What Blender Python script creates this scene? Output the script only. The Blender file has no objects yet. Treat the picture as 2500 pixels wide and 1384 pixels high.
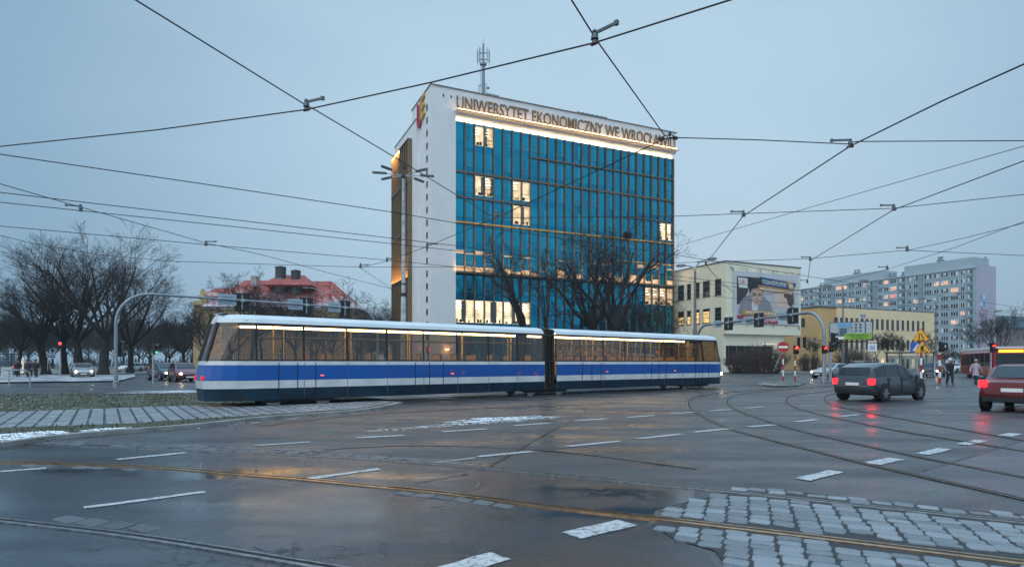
import bpy, bmesh, math, random
from mathutils import Vector, Matrix, noise as mnoise
R = math.radians
rnd = random.Random(7)
SC = bpy.context.scene
COL = SC.collection
# ---------------------------------------------------------------- survey of the place (metres, camera height 1.5)
F, H, CU, CV = 1475.0, 1.5, 1250.0, 885.0
def P(u, v, Y): return Vector(((u-CU)/F*Y, Y, H-(v-CV)/F*Y))
def G(u, v, z=0.0):
    Y = F*(H-z)/(v-CV); return Vector(((u-CU)/F*Y, Y, z))
def W(u, v, Z):
    Y = (Z-H)*F/(CV-v); return Vector(((u-CU)/F*Y, Y, Z))
TH = math.atan(0.4607)                      # street grid angle of the campus buildings
E1 = Vector((math.cos(TH), math.sin(TH), 0)); E2 = Vector((-math.sin(TH), math.cos(TH), 0))
def along(C, e, u):                         # distance along a facade at which sight line u meets it
    r = (u-CU)/F
    return (r*C.y-C.x)/(e.x-r*e.y)

# ---------------------------------------------------------------- materials
MATS = {}
def new_mat(name):
    m = bpy.data.materials.new(name); m.use_nodes = True
    nt = m.node_tree; nt.nodes.clear()
    return m, nt, nt.nodes, nt.links
def principled(nt):
    o = nt.nodes.new('ShaderNodeOutputMaterial'); b = nt.nodes.new('ShaderNodeBsdfPrincipled')
    nt.links.new(b.outputs[0], o.inputs[0]); return b
def mat(name, c, rough=0.6, metal=0.0, var=0.18, scale=3.0, bump=0.0, bscale=40.0, emit=None, estr=0.0, coat=0.0):
    if name in MATS: return MATS[name]
    m, nt, N, L = new_mat(name); b = principled(nt)
    b.inputs['Roughness'].default_value = rough; b.inputs['Metallic'].default_value = metal
    b.inputs['Coat Weight'].default_value = coat
    tc = N.new('ShaderNodeTexCoord')
    if var > 0:
        n = N.new('ShaderNodeTexNoise'); n.inputs['Scale'].default_value = scale; n.inputs['Detail'].default_value = 5
        L.new(tc.outputs['Object'], n.inputs['Vector'])
        r = N.new('ShaderNodeValToRGB'); r.color_ramp.elements[0].position = .3; r.color_ramp.elements[1].position = .7
        r.color_ramp.elements[0].color = tuple(max(0, x*(1-var)) for x in c)+(1,)
        r.color_ramp.elements[1].color = tuple(min(1, x*(1+var*.6)) for x in c)+(1,)
        L.new(n.outputs['Fac'], r.inputs[0]); L.new(r.outputs[0], b.inputs['Base Color'])
        mr = N.new('ShaderNodeMapRange'); mr.inputs[3].default_value = max(.02, rough*.85); mr.inputs[4].default_value = min(1, rough*1.15)
        L.new(n.outputs['Fac'], mr.inputs[0]); L.new(mr.outputs[0], b.inputs['Roughness'])
    else:
        b.inputs['Base Color'].default_value = tuple(c)+(1,)
    if bump > 0:
        n2 = N.new('ShaderNodeTexNoise'); n2.inputs['Scale'].default_value = bscale; n2.inputs['Detail'].default_value = 4
        L.new(tc.outputs['Object'], n2.inputs['Vector'])
        bp = N.new('ShaderNodeBump'); bp.inputs['Strength'].default_value = bump; bp.inputs['Distance'].default_value = .02
        L.new(n2.outputs['Fac'], bp.inputs['Height']); L.new(bp.outputs[0], b.inputs['Normal'])
    if emit:
        b.inputs['Emission Color'].default_value = tuple(emit)+(1,); b.inputs['Emission Strength'].default_value = estr
    MATS[name] = m; return m
def glow(name, c, s):
    if name in MATS: return MATS[name]
    m, nt, N, L = new_mat(name); o = N.new('ShaderNodeOutputMaterial'); e = N.new('ShaderNodeEmission')
    e.inputs[0].default_value = tuple(c)+(1,); e.inputs[1].default_value = s; L.new(e.outputs[0], o.inputs[0])
    MATS[name] = m; return m
def lit_room(name, c, s, scale=.9):
    """lit window: uneven warm room light behind the pane"""
    if name in MATS: return MATS[name]
    m, nt, N, L = new_mat(name); b = principled(nt)
    b.inputs['Base Color'].default_value = (.25, .2, .14, 1); b.inputs['Roughness'].default_value = .15
    tc = N.new('ShaderNodeTexCoord'); v = N.new('ShaderNodeTexVoronoi'); v.inputs['Scale'].default_value = scale
    L.new(tc.outputs['Object'], v.inputs['Vector'])
    n = N.new('ShaderNodeTexNoise'); n.inputs['Scale'].default_value = scale*1.7; n.inputs['Detail'].default_value = 3
    L.new(tc.outputs['Object'], n.inputs['Vector'])
    mx = N.new('ShaderNodeMath'); mx.operation = 'ADD'; L.new(n.outputs['Fac'], mx.inputs[0])
    vv = N.new('ShaderNodeMath'); vv.operation = 'MULTIPLY'; vv.inputs[1].default_value = .35
    L.new(v.outputs['Distance'], vv.inputs[0]); L.new(vv.outputs[0], mx.inputs[1])
    r = N.new('ShaderNodeMapRange'); r.inputs[1].default_value = .35; r.inputs[2].default_value = .95
    r.inputs[3].default_value = s*.45; r.inputs[4].default_value = s*1.25
    L.new(mx.outputs[0], r.inputs[0]); L.new(r.outputs[0], b.inputs['Emission Strength'])
    b.inputs['Emission Color'].default_value = tuple(c)+(1,)
    MATS[name] = m; return m
def clear_glass(name, tint, refl=.12, rough=.03):
    if name in MATS: return MATS[name]
    m, nt, N, L = new_mat(name); o = N.new('ShaderNodeOutputMaterial')
    t = N.new('ShaderNodeBsdfTransparent'); t.inputs[0].default_value = tuple(tint)+(1,)
    g = N.new('ShaderNodeBsdfGlossy'); g.inputs['Roughness'].default_value = rough; g.inputs[0].default_value = (.9, .95, 1, 1)
    f = N.new('ShaderNodeFresnel'); f.inputs[0].default_value = 1.5
    k = N.new('ShaderNodeMath'); k.operation = 'MULTIPLY_ADD'; k.inputs[1].default_value = .8; k.inputs[2].default_value = refl*.3
    k.use_clamp = True
    mx = N.new('ShaderNodeMixShader'); L.new(f.outputs[0], k.inputs[0]); L.new(k.outputs[0], mx.inputs[0])
    L.new(t.outputs[0], mx.inputs[1]); L.new(g.outputs[0], mx.inputs[2]); L.new(mx.outputs[0], o.inputs[0])
    MATS[name] = m; return m

# ---------------------------------------------------------------- mesh builder
class MB:
    def __init__(s): s.v = []; s.f = []; s.m = []
    def face(s, pts, mi=0):
        b = len(s.v); s.v.extend(Vector(p) for p in pts); s.f.append(tuple(range(b, b+len(pts)))); s.m.append(mi)
    def box(s, a, b, mi=0):
        x0, y0, z0 = a; x1, y1, z1 = b; k = len(s.v)
        s.v += [Vector(p) for p in ((x0,y0,z0),(x1,y0,z0),(x1,y1,z0),(x0,y1,z0),(x0,y0,z1),(x1,y0,z1),(x1,y1,z1),(x0,y1,z1))]
        for q in ((3,2,1,0),(4,5,6,7),(0,1,5,4),(1,2,6,5),(2,3,7,6),(3,0,4,7)):
            s.f.append(tuple(k+i for i in q)); s.m.append(mi)
        return s
    def obox(s, M, size, mi=0):
        """box of given size centred on matrix M"""
        k = len(s.v); hx, hy, hz = size[0]/2, size[1]/2, size[2]/2
        for p in ((-hx,-hy,-hz),(hx,-hy,-hz),(hx,hy,-hz),(-hx,hy,-hz),(-hx,-hy,hz),(hx,-hy,hz),(hx,hy,hz),(-hx,hy,hz)):
            s.v.append(M @ Vector(p))
        for q in ((3,2,1,0),(4,5,6,7),(0,1,5,4),(1,2,6,5),(2,3,7,6),(3,0,4,7)):
            s.f.append(tuple(k+i for i in q)); s.m.append(mi)
    def tube(s, pts, rad, n=8, mi=0, cap=True):
        pts = [Vector(p) for p in pts]
        if not isinstance(rad, (list, tuple)): rad = [rad]*len(pts)
        k = len(s.v); up = None
        for i, p in enumerate(pts):
            d = (pts[min(i+1, len(pts)-1)]-pts[max(i-1, 0)])
            d = d.normalized() if d.length > 1e-9 else Vector((0,0,1))
            if up is None:
                a = Vector((0,0,1)) if abs(d.z) < .9 else Vector((1,0,0))
                up = d.cross(a).normalized()
            else:
                up = (up-d*up.dot(d)); up = up.normalized() if up.length > 1e-6 else d.orthogonal().normalized()
            w = d.cross(up)
            for j in range(n):
                an = 2*math.pi*j/n
                s.v.append(p+(up*math.cos(an)+w*math.sin(an))*rad[i])
        for i in range(len(pts)-1):
            for j in range(n):
                a = k+i*n+j; b = k+i*n+(j+1) % n
                s.f.append((a, b, b+n, a+n)); s.m.append(mi)
        if cap:
            s.f.append(tuple(k+j for j in reversed(range(n)))); s.m.append(mi)
            e = k+(len(pts)-1)*n
            s.f.append(tuple(e+j for j in range(n))); s.m.append(mi)
    def cyl(s, a, b, r, n=16, mi=0): s.tube([a, b], r, n, mi)
    def prism(s, poly, z0, z1, mi=0, M=None):
        """polygon (x,y) extruded z0..z1, optional matrix"""
        n = len(poly); k = len(s.v)
        for z in (z0, z1):
            for (x, y) in poly:
                p = Vector((x, y, z)); s.v.append(M @ p if M else p)
        s.f.append(tuple(k+i for i in reversed(range(n)))); s.m.append(mi)
        s.f.append(tuple(k+n+i for i in range(n))); s.m.append(mi)
        for i in range(n):
            j = (i+1) % n
            s.f.append((k+i, k+j, k+n+j, k+n+i)); s.m.append(mi)
    def sphere(s, c, r, n=10, m=6, mi=0, sc=(1,1,1)):
        k = len(s.v); c = Vector(c)
        for i in range(m+1):
            t = math.pi*i/m
            for j in range(n):
                a = 2*math.pi*j/n
                s.v.append(c+Vector((r*sc[0]*math.sin(t)*math.cos(a), r*sc[1]*math.sin(t)*math.sin(a), r*sc[2]*math.cos(t))))
        for i in range(m):
            for j in range(n):
                a = k+i*n+j; b = k+i*n+(j+1) % n
                s.f.append((a, a+n, b+n, b)); s.m.append(mi)
    def loft(s, rings, mi=0, closed=True, cap=True):
        k = len(s.v); n = len(rings[0])
        for r in rings: s.v.extend(Vector(p) for p in r)
        for i in range(len(rings)-1):
            for j in range(n if closed else n-1):
                a = k+i*n+j; b = k+i*n+(j+1) % n
                s.f.append((a, b, b+n, a+n)); s.m.append(mi)
        if cap and closed:
            s.f.append(tuple(k+j for j in reversed(range(n)))); s.m.append(mi)
            e = k+(len(rings)-1)*n
            s.f.append(tuple(e+j for j in range(n))); s.m.append(mi)
    def build(s, name, mats, parent=None, smooth=False, bevel=0.0):
        me = bpy.data.meshes.new(name)
        me.from_pydata([tuple(p) for p in s.v], [], s.f)
        if not isinstance(mats, (list, tuple)): mats = [mats]
        for m in mats: me.materials.append(m)
        if len(mats) > 1: me.polygons.foreach_set('material_index', s.m)
        if smooth:
            me.polygons.foreach_set('use_smooth', [True]*len(s.f))
            try: me.set_sharp_from_angle(angle=R(38))
            except Exception: pass
        me.update()
        o = bpy.data.objects.new(name, me); COL.objects.link(o)
        if parent is not None: o.parent = parent
        if bevel > 0:
            b = o.modifiers.new('bevel', 'BEVEL'); b.width = bevel; b.segments = 2; b.limit_method = 'ANGLE'
        return o
def tag(o, label=None, cat=None, group=None, kind=None):
    if label: o['label'] = label
    if cat: o['category'] = cat
    if group: o['group'] = group
    if kind: o['kind'] = kind
    return o
def thing(name, label, cat, loc=(0,0,0), rz=0.0, group=None):
    o = bpy.data.objects.new(name, None); COL.objects.link(o); o.empty_display_size = .3
    o.location = loc; o.rotation_euler = (0, 0, rz)
    return tag(o, label, cat, group)
def struct(o, label=None): o['kind'] = 'structure'; return tag(o, label) if label else o
def copy_tree(o, parent=None):
    c = o.copy(); COL.objects.link(c); c.parent = parent
    for ch in list(o.children): copy_tree(ch, c)
    return c
def text_into(mb, s, size, depth, M, width=None, mi=0, bold=0.0):
    """lettering as real extruded glyphs, appended to a builder"""
    cu = bpy.data.curves.new('lettering', 'FONT'); cu.body = s; cu.size = size; cu.extrude = depth/2; cu.resolution_u = 3; cu.offset = bold
    o = bpy.data.objects.new('lettering', cu); COL.objects.link(o)
    bpy.context.view_layer.update()
    dg = bpy.context.evaluated_depsgraph_get()
    me = bpy.data.meshes.new_from_object(o.evaluated_get(dg))
    xs = [v.co.x for v in me.vertices]; x0, x1 = min(xs), max(xs)
    k = len(mb.v); sx = (width/(x1-x0)) if width else 1.0
    for v in me.vertices: mb.v.append(M @ Vector(((v.co.x-x0)*sx, v.co.y, v.co.z)))
    for p in me.polygons: mb.f.append(tuple(k+i for i in p.vertices)); mb.m.append(mi)
    bpy.data.objects.remove(o); bpy.data.meshes.remove(me); bpy.data.curves.remove(cu)
    return (x1-x0)*sx
FACE_FRONT = Matrix(((1,0,0,0),(0,0,-1,0),(0,1,0,0),(0,0,0,1)))      # text plane -> upright, read from -y

# ---------------------------------------------------------------- shared materials
M_white = mat('white_render', (.72,.73,.74), .75, var=.05, scale=.6, bump=.05)
M_bronze = mat('bronze_metal', (.14,.128,.108), .5, .25, var=.2, scale=1.5)
M_amberlit = mat('amber_lit_metal', (.55,.33,.10), .42, .4, var=.2, scale=1.2)  # bronze with the amber uplight put into its colour
M_dark = mat('dark_metal', (.03,.032,.036), .5, .2)
M_black = mat('black_plastic', (.012,.013,.015), .45)
M_galv = mat('galvanised_steel', (.42,.45,.47), .45, .5, var=.15)
M_grey = mat('grey_paint', (.3,.32,.34), .5)
M_conc = mat('concrete_pole', (.36,.34,.31), .85, bump=.2)
M_signback = mat('sign_back', (.36,.47,.55), .45, .3)
M_red = mat('red_paint', (.42,.02,.025), .45)
M_wsign = mat('white_paint', (.78,.78,.78), .5, var=.06)
M_yel = mat('yellow_sign', (.85,.42,.02), .45, var=.06)
M_blue = mat('blue_sign', (.02,.12,.45), .45, var=.06)
M_pane = mat('dark_pane', (.02,.028,.035), .08, var=.3, scale=.7)
M_wire = mat('wire', (.015,.017,.02), .5, .3, var=0)
M_bark = mat('bark', (.022,.020,.018), .9, var=.35, scale=6, bump=.4, bscale=18)
M_twig = mat('twig', (.026,.022,.02), .9, var=.3, scale=.4)
M_rubber = mat('rubber', (.012,.012,.013), .8)
M_rim = mat('alloy', (.4,.41,.43), .35, .8)
M_head = glow('headlight_glow', (1,.66,.32), 60)
M_tail = glow('taillight_glow', (1,.004,.006), 18)
M_warm = lit_room('lit_window_warm', (1,.74,.40), 1.25)
M_mast_paint = mat('mast_paint', (.27,.30,.33), .5, .3, var=.2)
M_sigred = glow('signal_red', (1,.03,.02), 9)
M_siggreen = glow('signal_green', (.05,1,.45), 4)
M_orangeglow = glow('orange_display', (1,.36,.03), 3.5)
# ================================================================ camera, world, light
cam_d = bpy.data.cameras.new('camera'); cam = bpy.data.objects.new('camera', cam_d); COL.objects.link(cam)
cam.location = (0, 0, H); cam.rotation_euler = (R(90), 0, 0)
cam_d.sensor_width = 36; cam_d.lens = 36*F/2500; cam_d.shift_y = (CV-692)/2500; cam_d.clip_end = 3000; cam_d.clip_start = .05
SC.camera = cam
SC.view_settings.view_transform = 'Standard'; SC.view_settings.look = 'None'; SC.view_settings.exposure = 0; SC.view_settings.gamma = 1
w = bpy.data.worlds.new('World'); SC.world = w; w.use_nodes = True
N, L = w.node_tree.nodes, w.node_tree.links; N.clear()
out = N.new('ShaderNodeOutputWorld'); bg = N.new('ShaderNodeBackground'); bg.inputs[1].default_value = .95
L.new(bg.outputs[0], out.inputs[0])
tc = N.new('ShaderNodeTexCoord')
sky = N.new('ShaderNodeTexSky'); sky.sky_type = 'NISHITA'; sky.sun_disc = False; sky.sun_elevation = R(4); sky.sun_rotation = R(20)
# an even stratus deck at dusk: brightest ahead and high, deeper blue to both sides
dot = N.new('ShaderNodeVectorMath'); dot.operation = 'DOT_PRODUCT'
bd = Vector((.10, 1, .34)).normalized(); dot.inputs[1].default_value = bd
nrm = N.new('ShaderNodeVectorMath'); nrm.operation = 'NORMALIZE'
L.new(tc.outputs['Generated'], nrm.inputs[0]); L.new(nrm.outputs[0], dot.inputs[0])
ns = N.new('ShaderNodeTexNoise'); ns.inputs['Scale'].default_value = 1.6; ns.inputs['Detail'].default_value = 6
mp = N.new('ShaderNodeMapping'); mp.inputs['Scale'].default_value = (1, 1, 2.2)
L.new(nrm.outputs[0], mp.inputs[0]); L.new(mp.outputs[0], ns.inputs['Vector'])
nm = N.new('ShaderNodeMath'); nm.operation = 'MULTIPLY_ADD'; nm.inputs[1].default_value = .22; nm.inputs[2].default_value = -.11
L.new(ns.outputs['Fac'], nm.inputs[0])
ad = N.new('ShaderNodeMath'); ad.operation = 'ADD'; L.new(dot.outputs['Value'], ad.inputs[0]); L.new(nm.outputs[0], ad.inputs[1])
rp = N.new('ShaderNodeValToRGB'); e = rp.color_ramp.elements
e[0].position = 0.0; e[0].color = (.46, .66, .84, 1)
e[1].position = .99; e[1].color = (.485, .675, .83, 1)
for p, c in ((.62, (.225,.40,.57,1)), (.76, (.295,.465,.63,1)), (.9, (.415,.595,.755,1))):
    x = e.new(p); x.color = c
L.new(ad.outputs[0], rp.inputs[0])
sep = N.new('ShaderNodeSeparateXYZ'); L.new(nrm.outputs[0], sep.inputs[0])
zr = N.new('ShaderNodeMapRange'); zr.inputs[1].default_value = .5; zr.inputs[2].default_value = .95; zr.inputs[3].default_value = 1.0; zr.inputs[4].default_value = 3.0
zr.interpolation_type = 'SMOOTHSTEP'
L.new(sep.outputs['Z'], zr.inputs[0])                     # overcast: the zenith is the brightest part of the deck
hz = N.new('ShaderNodeMapRange'); hz.inputs[1].default_value = 0.0; hz.inputs[2].default_value = .3; hz.inputs[3].default_value = .90; hz.inputs[4].default_value = 1.0
L.new(sep.outputs['Z'], hz.inputs[0])
m2 = N.new('ShaderNodeMath'); m2.operation = 'MULTIPLY'; L.new(zr.outputs[0], m2.inputs[0]); L.new(hz.outputs[0], m2.inputs[1])
sc = N.new('ShaderNodeVectorMath'); sc.operation = 'SCALE'; L.new(rp.outputs[0], sc.inputs[0]); L.new(m2.outputs[0], sc.inputs['Scale'])
sk = N.new('ShaderNodeVectorMath'); sk.operation = 'SCALE'; sk.inputs['Scale'].default_value = .003; L.new(sky.outputs[0], sk.inputs[0])
sa = N.new('ShaderNodeVectorMath'); sa.operation = 'ADD'; L.new(sc.outputs[0], sa.inputs[0]); L.new(sk.outputs[0], sa.inputs[1])
L.new(sa.outputs[0], bg.inputs[0])
sd = bpy.data.lights.new('sun', 'SUN'); sd.energy = 1.1; sd.angle = R(60); sd.color = (1, .86, .72)
so = bpy.data.objects.new('sun', sd); COL.objects.link(so); so.rotation_euler = (R(52), 0, R(-30))

# ================================================================ asphalt
def asphalt(name, c0, c1, r0, r1, crack=0.0, warm=0.0, wet_scale=.35, grain=90, spec=.5, b0=.2, b1=.95):
    m, nt, N, L = new_mat(name); b = principled(nt)
    tc = N.new('ShaderNodeTexCoord')
    n1 = N.new('ShaderNodeTexNoise'); n1.inputs['Scale'].default_value = wet_scale; n1.inputs['Detail'].default_value = 6; n1.inputs['Roughness'].default_value = .6
    mp = N.new('ShaderNodeMapping'); mp.inputs['Scale'].default_value = (.55, 1.6, 1); mp.inputs['Rotation'].default_value = (0, 0, R(24))
    L.new(tc.outputs['Object'], mp.inputs[0]); L.new(mp.outputs[0], n1.inputs['Vector'])
    cr = N.new('ShaderNodeValToRGB'); cr.color_ramp.elements[0].position = .36; cr.color_ramp.elements[1].position = .64
    cr.color_ramp.elements[0].color = tuple(c0)+(1,); cr.color_ramp.elements[1].color = tuple(c1)+(1,)
    L.new(n1.outputs['Fac'], cr.inputs[0])
    n2 = N.new('ShaderNodeTexNoise'); n2.inputs['Scale'].default_value = grain; n2.inputs['Detail'].default_value = 2
    L.new(tc.outputs['Object'], n2.inputs['Vector'])
    sp = N.new('ShaderNodeMapRange'); sp.inputs[1].default_value = .3; sp.inputs[2].default_value = .72; sp.inputs[3].default_value = .2; sp.inputs[4].default_value = 2.5
    L.new(n2.outputs['Fac'], sp.inputs[0])
    mu = N.new('ShaderNodeVectorMath'); mu.operation = 'SCALE'; L.new(cr.outputs[0], mu.inputs[0]); L.new(sp.outputs[0], mu.inputs['Scale'])
    last = mu.outputs[0]
    if warm > 0:                                   # rusty, oily stains
        n4 = N.new('ShaderNodeTexNoise'); n4.inputs['Scale'].default_value = .55; n4.inputs['Detail'].default_value = 7
        L.new(mp.outputs[0], n4.inputs['Vector'])
        st = N.new('ShaderNodeMapRange'); st.inputs[1].default_value = .5; st.inputs[2].default_value = .68; st.inputs[4].default_value = warm
        L.new(n4.outputs['Fac'], st.inputs[0])
        mx = N.new('ShaderNodeMix'); mx.data_type = 'RGBA'; mx.inputs['B'].default_value = (.062, .042, .028, 1)
        L.new(st.outputs[0], mx.inputs['Factor']); L.new(last, mx.inputs['A']); last = mx.outputs['Result']
    hgt = n2.outputs['Fac']
    if crack > 0:
        nd = N.new('ShaderNodeTexNoise'); nd.inputs['Scale'].default_value = 1.7; nd.inputs['Detail'].default_value = 8; nd.inputs['Roughness'].default_value = .62
        L.new(tc.outputs['Object'], nd.inputs['Vector'])
        va = N.new('ShaderNodeVectorMath'); va.operation = 'MULTIPLY_ADD'; va.inputs[1].default_value = (1.0, 1.0, 0)
        L.new(nd.outputs['Color'], va.inputs[0]); L.new(tc.outputs['Object'], va.inputs[2])
        vo = N.new('ShaderNodeTexVoronoi'); vo.feature = 'DISTANCE_TO_EDGE'; vo.inputs['Scale'].default_value = 2.3
        L.new(va.outputs[0], vo.inputs['Vector'])
        ln = N.new('ShaderNodeMapRange'); ln.inputs[1].default_value = .004; ln.inputs[2].default_value = .016; ln.inputs[3].default_value = 1; ln.inputs[4].default_value = 0
        L.new(vo.outputs['Distance'], ln.inputs[0])
        n3 = N.new('ShaderNodeTexNoise'); n3.inputs['Scale'].default_value = .8; n3.inputs['Detail'].default_value = 4; L.new(tc.outputs['Object'], n3.inputs['Vector'])
        mk = N.new('ShaderNodeMapRange'); mk.inputs[1].default_value = .48; mk.inputs[2].default_value = .58; mk.inputs[4].default_value = crack
        L.new(n3.outputs['Fac'], mk.inputs[0])
        ml = N.new('ShaderNodeMath'); ml.operation = 'MULTIPLY'; L.new(ln.outputs[0], ml.inputs[0]); L.new(mk.outputs[0], ml.inputs[1])
        mx = N.new('ShaderNodeMix'); mx.data_type = 'RGBA'; mx.inputs['B'].default_value = (.006, .007, .009, 1)
        L.new(ml.outputs[0], mx.inputs['Factor']); L.new(last, mx.inputs['A']); last = mx.outputs['Result']
        sb = N.new('ShaderNodeMath'); sb.operation = 'MULTIPLY_ADD'; sb.inputs[1].default_value = -3
        L.new(ml.outputs[0], sb.inputs[0]); L.new(hgt, sb.inputs[2]); hgt = sb.outputs[0]
    L.new(last, b.inputs['Base Color'])
    n5 = N.new('ShaderNodeTexNoise'); n5.inputs['Scale'].default_value = wet_scale*1.7; n5.inputs['Detail'].default_value = 5
    L.new(mp.outputs[0], n5.inputs['Vector'])
    rr = N.new('ShaderNodeMapRange'); rr.inputs[1].default_value = .38; rr.inputs[2].default_value = .62; rr.inputs[3].default_value = r0; rr.inputs[4].default_value = r1
    L.new(n5.outputs['Fac'], rr.inputs[0]); L.new(rr.outputs[0], b.inputs['Roughness'])
    b.inputs['Specular IOR Level'].default_value = spec
    bp = N.new('ShaderNodeBump'); bp.inputs['Distance'].default_value = .008
    L.new(hgt, bp.inputs['Height'])
    bs = N.new('ShaderNodeMapRange'); bs.inputs[1].default_value = r0; bs.inputs[2].default_value = r1; bs.inputs[3].default_value = b0; bs.inputs[4].default_value = b1
    L.new(rr.outputs[0], bs.inputs[0]); L.new(bs.outputs[0], bp.inputs['Strength'])
    L.new(bp.outputs[0], b.inputs['Normal'])
    return m
M_asph = asphalt('asphalt', (.024,.027,.032), (.052,.052,.054), .24, .52, grain=40, crack=.35)
M_oldasph = asphalt('old_wet_asphalt', (.008,.014,.023), (.022,.029,.037), .06, .30, crack=1.0, warm=.7, wet_scale=.3, grain=60, spec=.5, b0=.05, b1=.55)
M_palebit = asphalt('pale_repair_asphalt', (.06,.06,.068), (.085,.085,.093), .4, .6, grain=120)
M_pave = mat('pavement_slabs', (.22,.235,.25), .6, var=.35, scale=1.1, bump=.15, bscale=20)

def sheet(name, pts, z, m, kind='structure'):
    mb = MB(); mb.face([(p.x, p.y, z) for p in pts]); o = mb.build(name, m)
    if o.data.polygons[0].normal.z < 0: o.data.flip_normals()
    return tag(o, kind=kind)
mb = MB(); S = 900
mb.face([(-S,-60,0),(S,-60,0),(S,S,0),(-S,S,0)])
road = struct(mb.build('road', M_asph))

def poly_resample(px, step=.12, z=0.0):
    pts = [G(u, v, z) for u, v in px]
    # Catmull-Rom through the surveyed points
    out = []
    for i in range(len(pts)-1):
        p0 = pts[max(i-1, 0)]; p1 = pts[i]; p2 = pts[i+1]; p3 = pts[min(i+2, len(pts)-1)]
        n = max(2, int((p2-p1).length/step))
        for k in range(n):
            t = k/n
            out.append(.5*((2*p1)+(p2-p0)*t+(2*p0-5*p1+4*p2-p3)*t*t+(3*p1-p0-3*p2+p3)*t**3))
    out.append(pts[-1]); return out
def ribbon(mb, line, off0, off1, z0, z1, mi=0):
    """flat strip along a line between two side offsets, with side walls when z1>z0"""
    A, B = [], []
    for i, p in enumerate(line):
        d = (line[min(i+1, len(line)-1)]-line[max(i-1, 0)]); d.z = 0; d.normalize(); n = Vector((-d.y, d.x, 0))
        A.append(p+n*off0); B.append(p+n*off1)
    for i in range(len(line)-1):
        a0, a1, b0, b1 = A[i], A[i+1], B[i], B[i+1]
        mb.face([(a0.x,a0.y,z1),(a1.x,a1.y,z1),(b1.x,b1.y,z1),(b0.x,b0.y,z1)][::1 if off1 > off0 else -1], mi)
        if z1-z0 > .001:
            mb.face([(a0.x,a0.y,z0),(a1.x,a1.y,z0),(a1.x,a1.y,z1),(a0.x,a0.y,z1)], mi)
            mb.face([(b0.x,b0.y,z0),(b1.x,b1.y,z0),(b1.x,b1.y,z1),(b0.x,b0.y,z1)], mi)

# ---------------------------------------------------------------- tram tracks
R1 = poly_resample([(-420,1098),(-160,1116),(0,1127.6),(364,1140),(546,1155),(700,1167),(900,1186),(1100,1206),(1300,1232),(1600,1266),(1960,1309),(2500,1375),(2900,1424)], .15)
R2 = poly_resample([(-420,1058),(-160,1072),(0,1080),(291,1094),(700,1110),(1048,1132),(1500,1173),(1960,1220),(2500,1277),(2900,1318)], .15)
R3 = poly_resample([(-420,1226),(-160,1254),(73,1279),(364,1315),(800,1386),(1200,1454),(1600,1522)], .15)
A1 = poly_resample([(2100,937),(1850,953),(1719,965),(1688,974),(1681,985),(1688,999),(1719,1019),(1780,1046),(1852,1067),(1960,1094),(2104,1130),(2230,1159),(2392,1195),(2500,1220),(2800,1288)], .2)
A2 = poly_resample([(2150,936),(1930,951),(1816,961),(1784,970),(1775,979),(1780,990),(1802,1003),(1852,1021),(1924,1044),(1996,1062),(2140,1094),(2284,1124),(2500,1166),(2800,1225)], .2)
B1 = poly_resample([(2200,941),(2040,954),(1949,963),(1924,972),(1919,980),(1931,990),(1960,1001),(2014,1015),(2104,1034),(2212,1055),(2356,1078),(2500,1102),(2800,1152)], .2)
B2 = poly_resample([(2300,940),(2150,949),(2057,958),(2018,967),(2013,976),(2025,986),(2057,995),(2140,1012),(2230,1028),(2500,1076),(2800,1130)], .2)
def rail_mat(name, c, rough):
    m, nt, N, L = new_mat(name); b = principled(nt); b.inputs['Metallic'].default_value = .85
    tc = N.new('ShaderNodeTexCoord'); n = N.new('ShaderNodeTexNoise'); n.inputs['Scale'].default_value = 14; n.inputs['Detail'].default_value = 4
    L.new(tc.outputs['Object'], n.inputs['Vector'])
    r = N.new('ShaderNodeValToRGB'); r.color_ramp.elements[0].position = .38; r.color_ramp.elements[1].position = .66
    r.color_ramp.elements[0].color = tuple(x*.55 for x in c)+(1,); r.color_ramp.elements[1].color = tuple(c)+(1,)
    L.new(n.outputs['Fac'], r.inputs[0]); L.new(r.outputs[0], b.inputs['Base Color'])
    b.inputs['Roughness'].default_value = rough
    return m
M_orangerail = rail_mat('orange_reflection_rail', (.62,.37,.18), .17)  # orange reflection of warm lamps put into this rail's base colour
M_steel = rail_mat('worn_rail', (.36,.38,.40), .3)
M_rail2 = rail_mat('curve_rail', (.20,.17,.13), .3)
M_groove = mat('rail_groove', (.008,.008,.008), .7)
def track(label, rails, k=1.0):
    t = thing('tram_track', label, 'tram track', rails[0][0][len(rails[0][0])//2])
    inv = Matrix.Translation(-t.location)
    for line, m in rails:
        mb = MB(); ln = [inv @ p for p in line]
        ribbon(mb, ln, -.062*k, -.022*k, 0, .016, 0); ribbon(mb, ln, -.022*k, .036*k, 0, .006, 1); ribbon(mb, ln, .036*k, .056*k, 0, .013, 0)
        mb.build('rail', [m, M_groove], t)
    return t
track('nearest straight tram track, its front rail coloured orange', [(R1, M_orangerail), (R2, M_steel)], 1.25)
track('grey rail crossing the bottom left corner of the road', [(R3, M_steel)])
track('left one of the two curved tram tracks', [(A1, M_rail2), (A2, M_rail2)], .9)
track('right one of the two curved tram tracks', [(B1, M_rail2), (B2, M_rail2)], .9)
TD = Vector((.793,.609,0)); TN = Vector((-.609,.793,0)); TP = Vector((-.86,25.4,0))
def tl(t, off): return TP+TD*t+TN*off
track('straight tram track beneath the blue and white tram', [([tl(t, o) for t in range(-60, 100, 4)], M_steel) for o in (.48, 1.92)])

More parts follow.
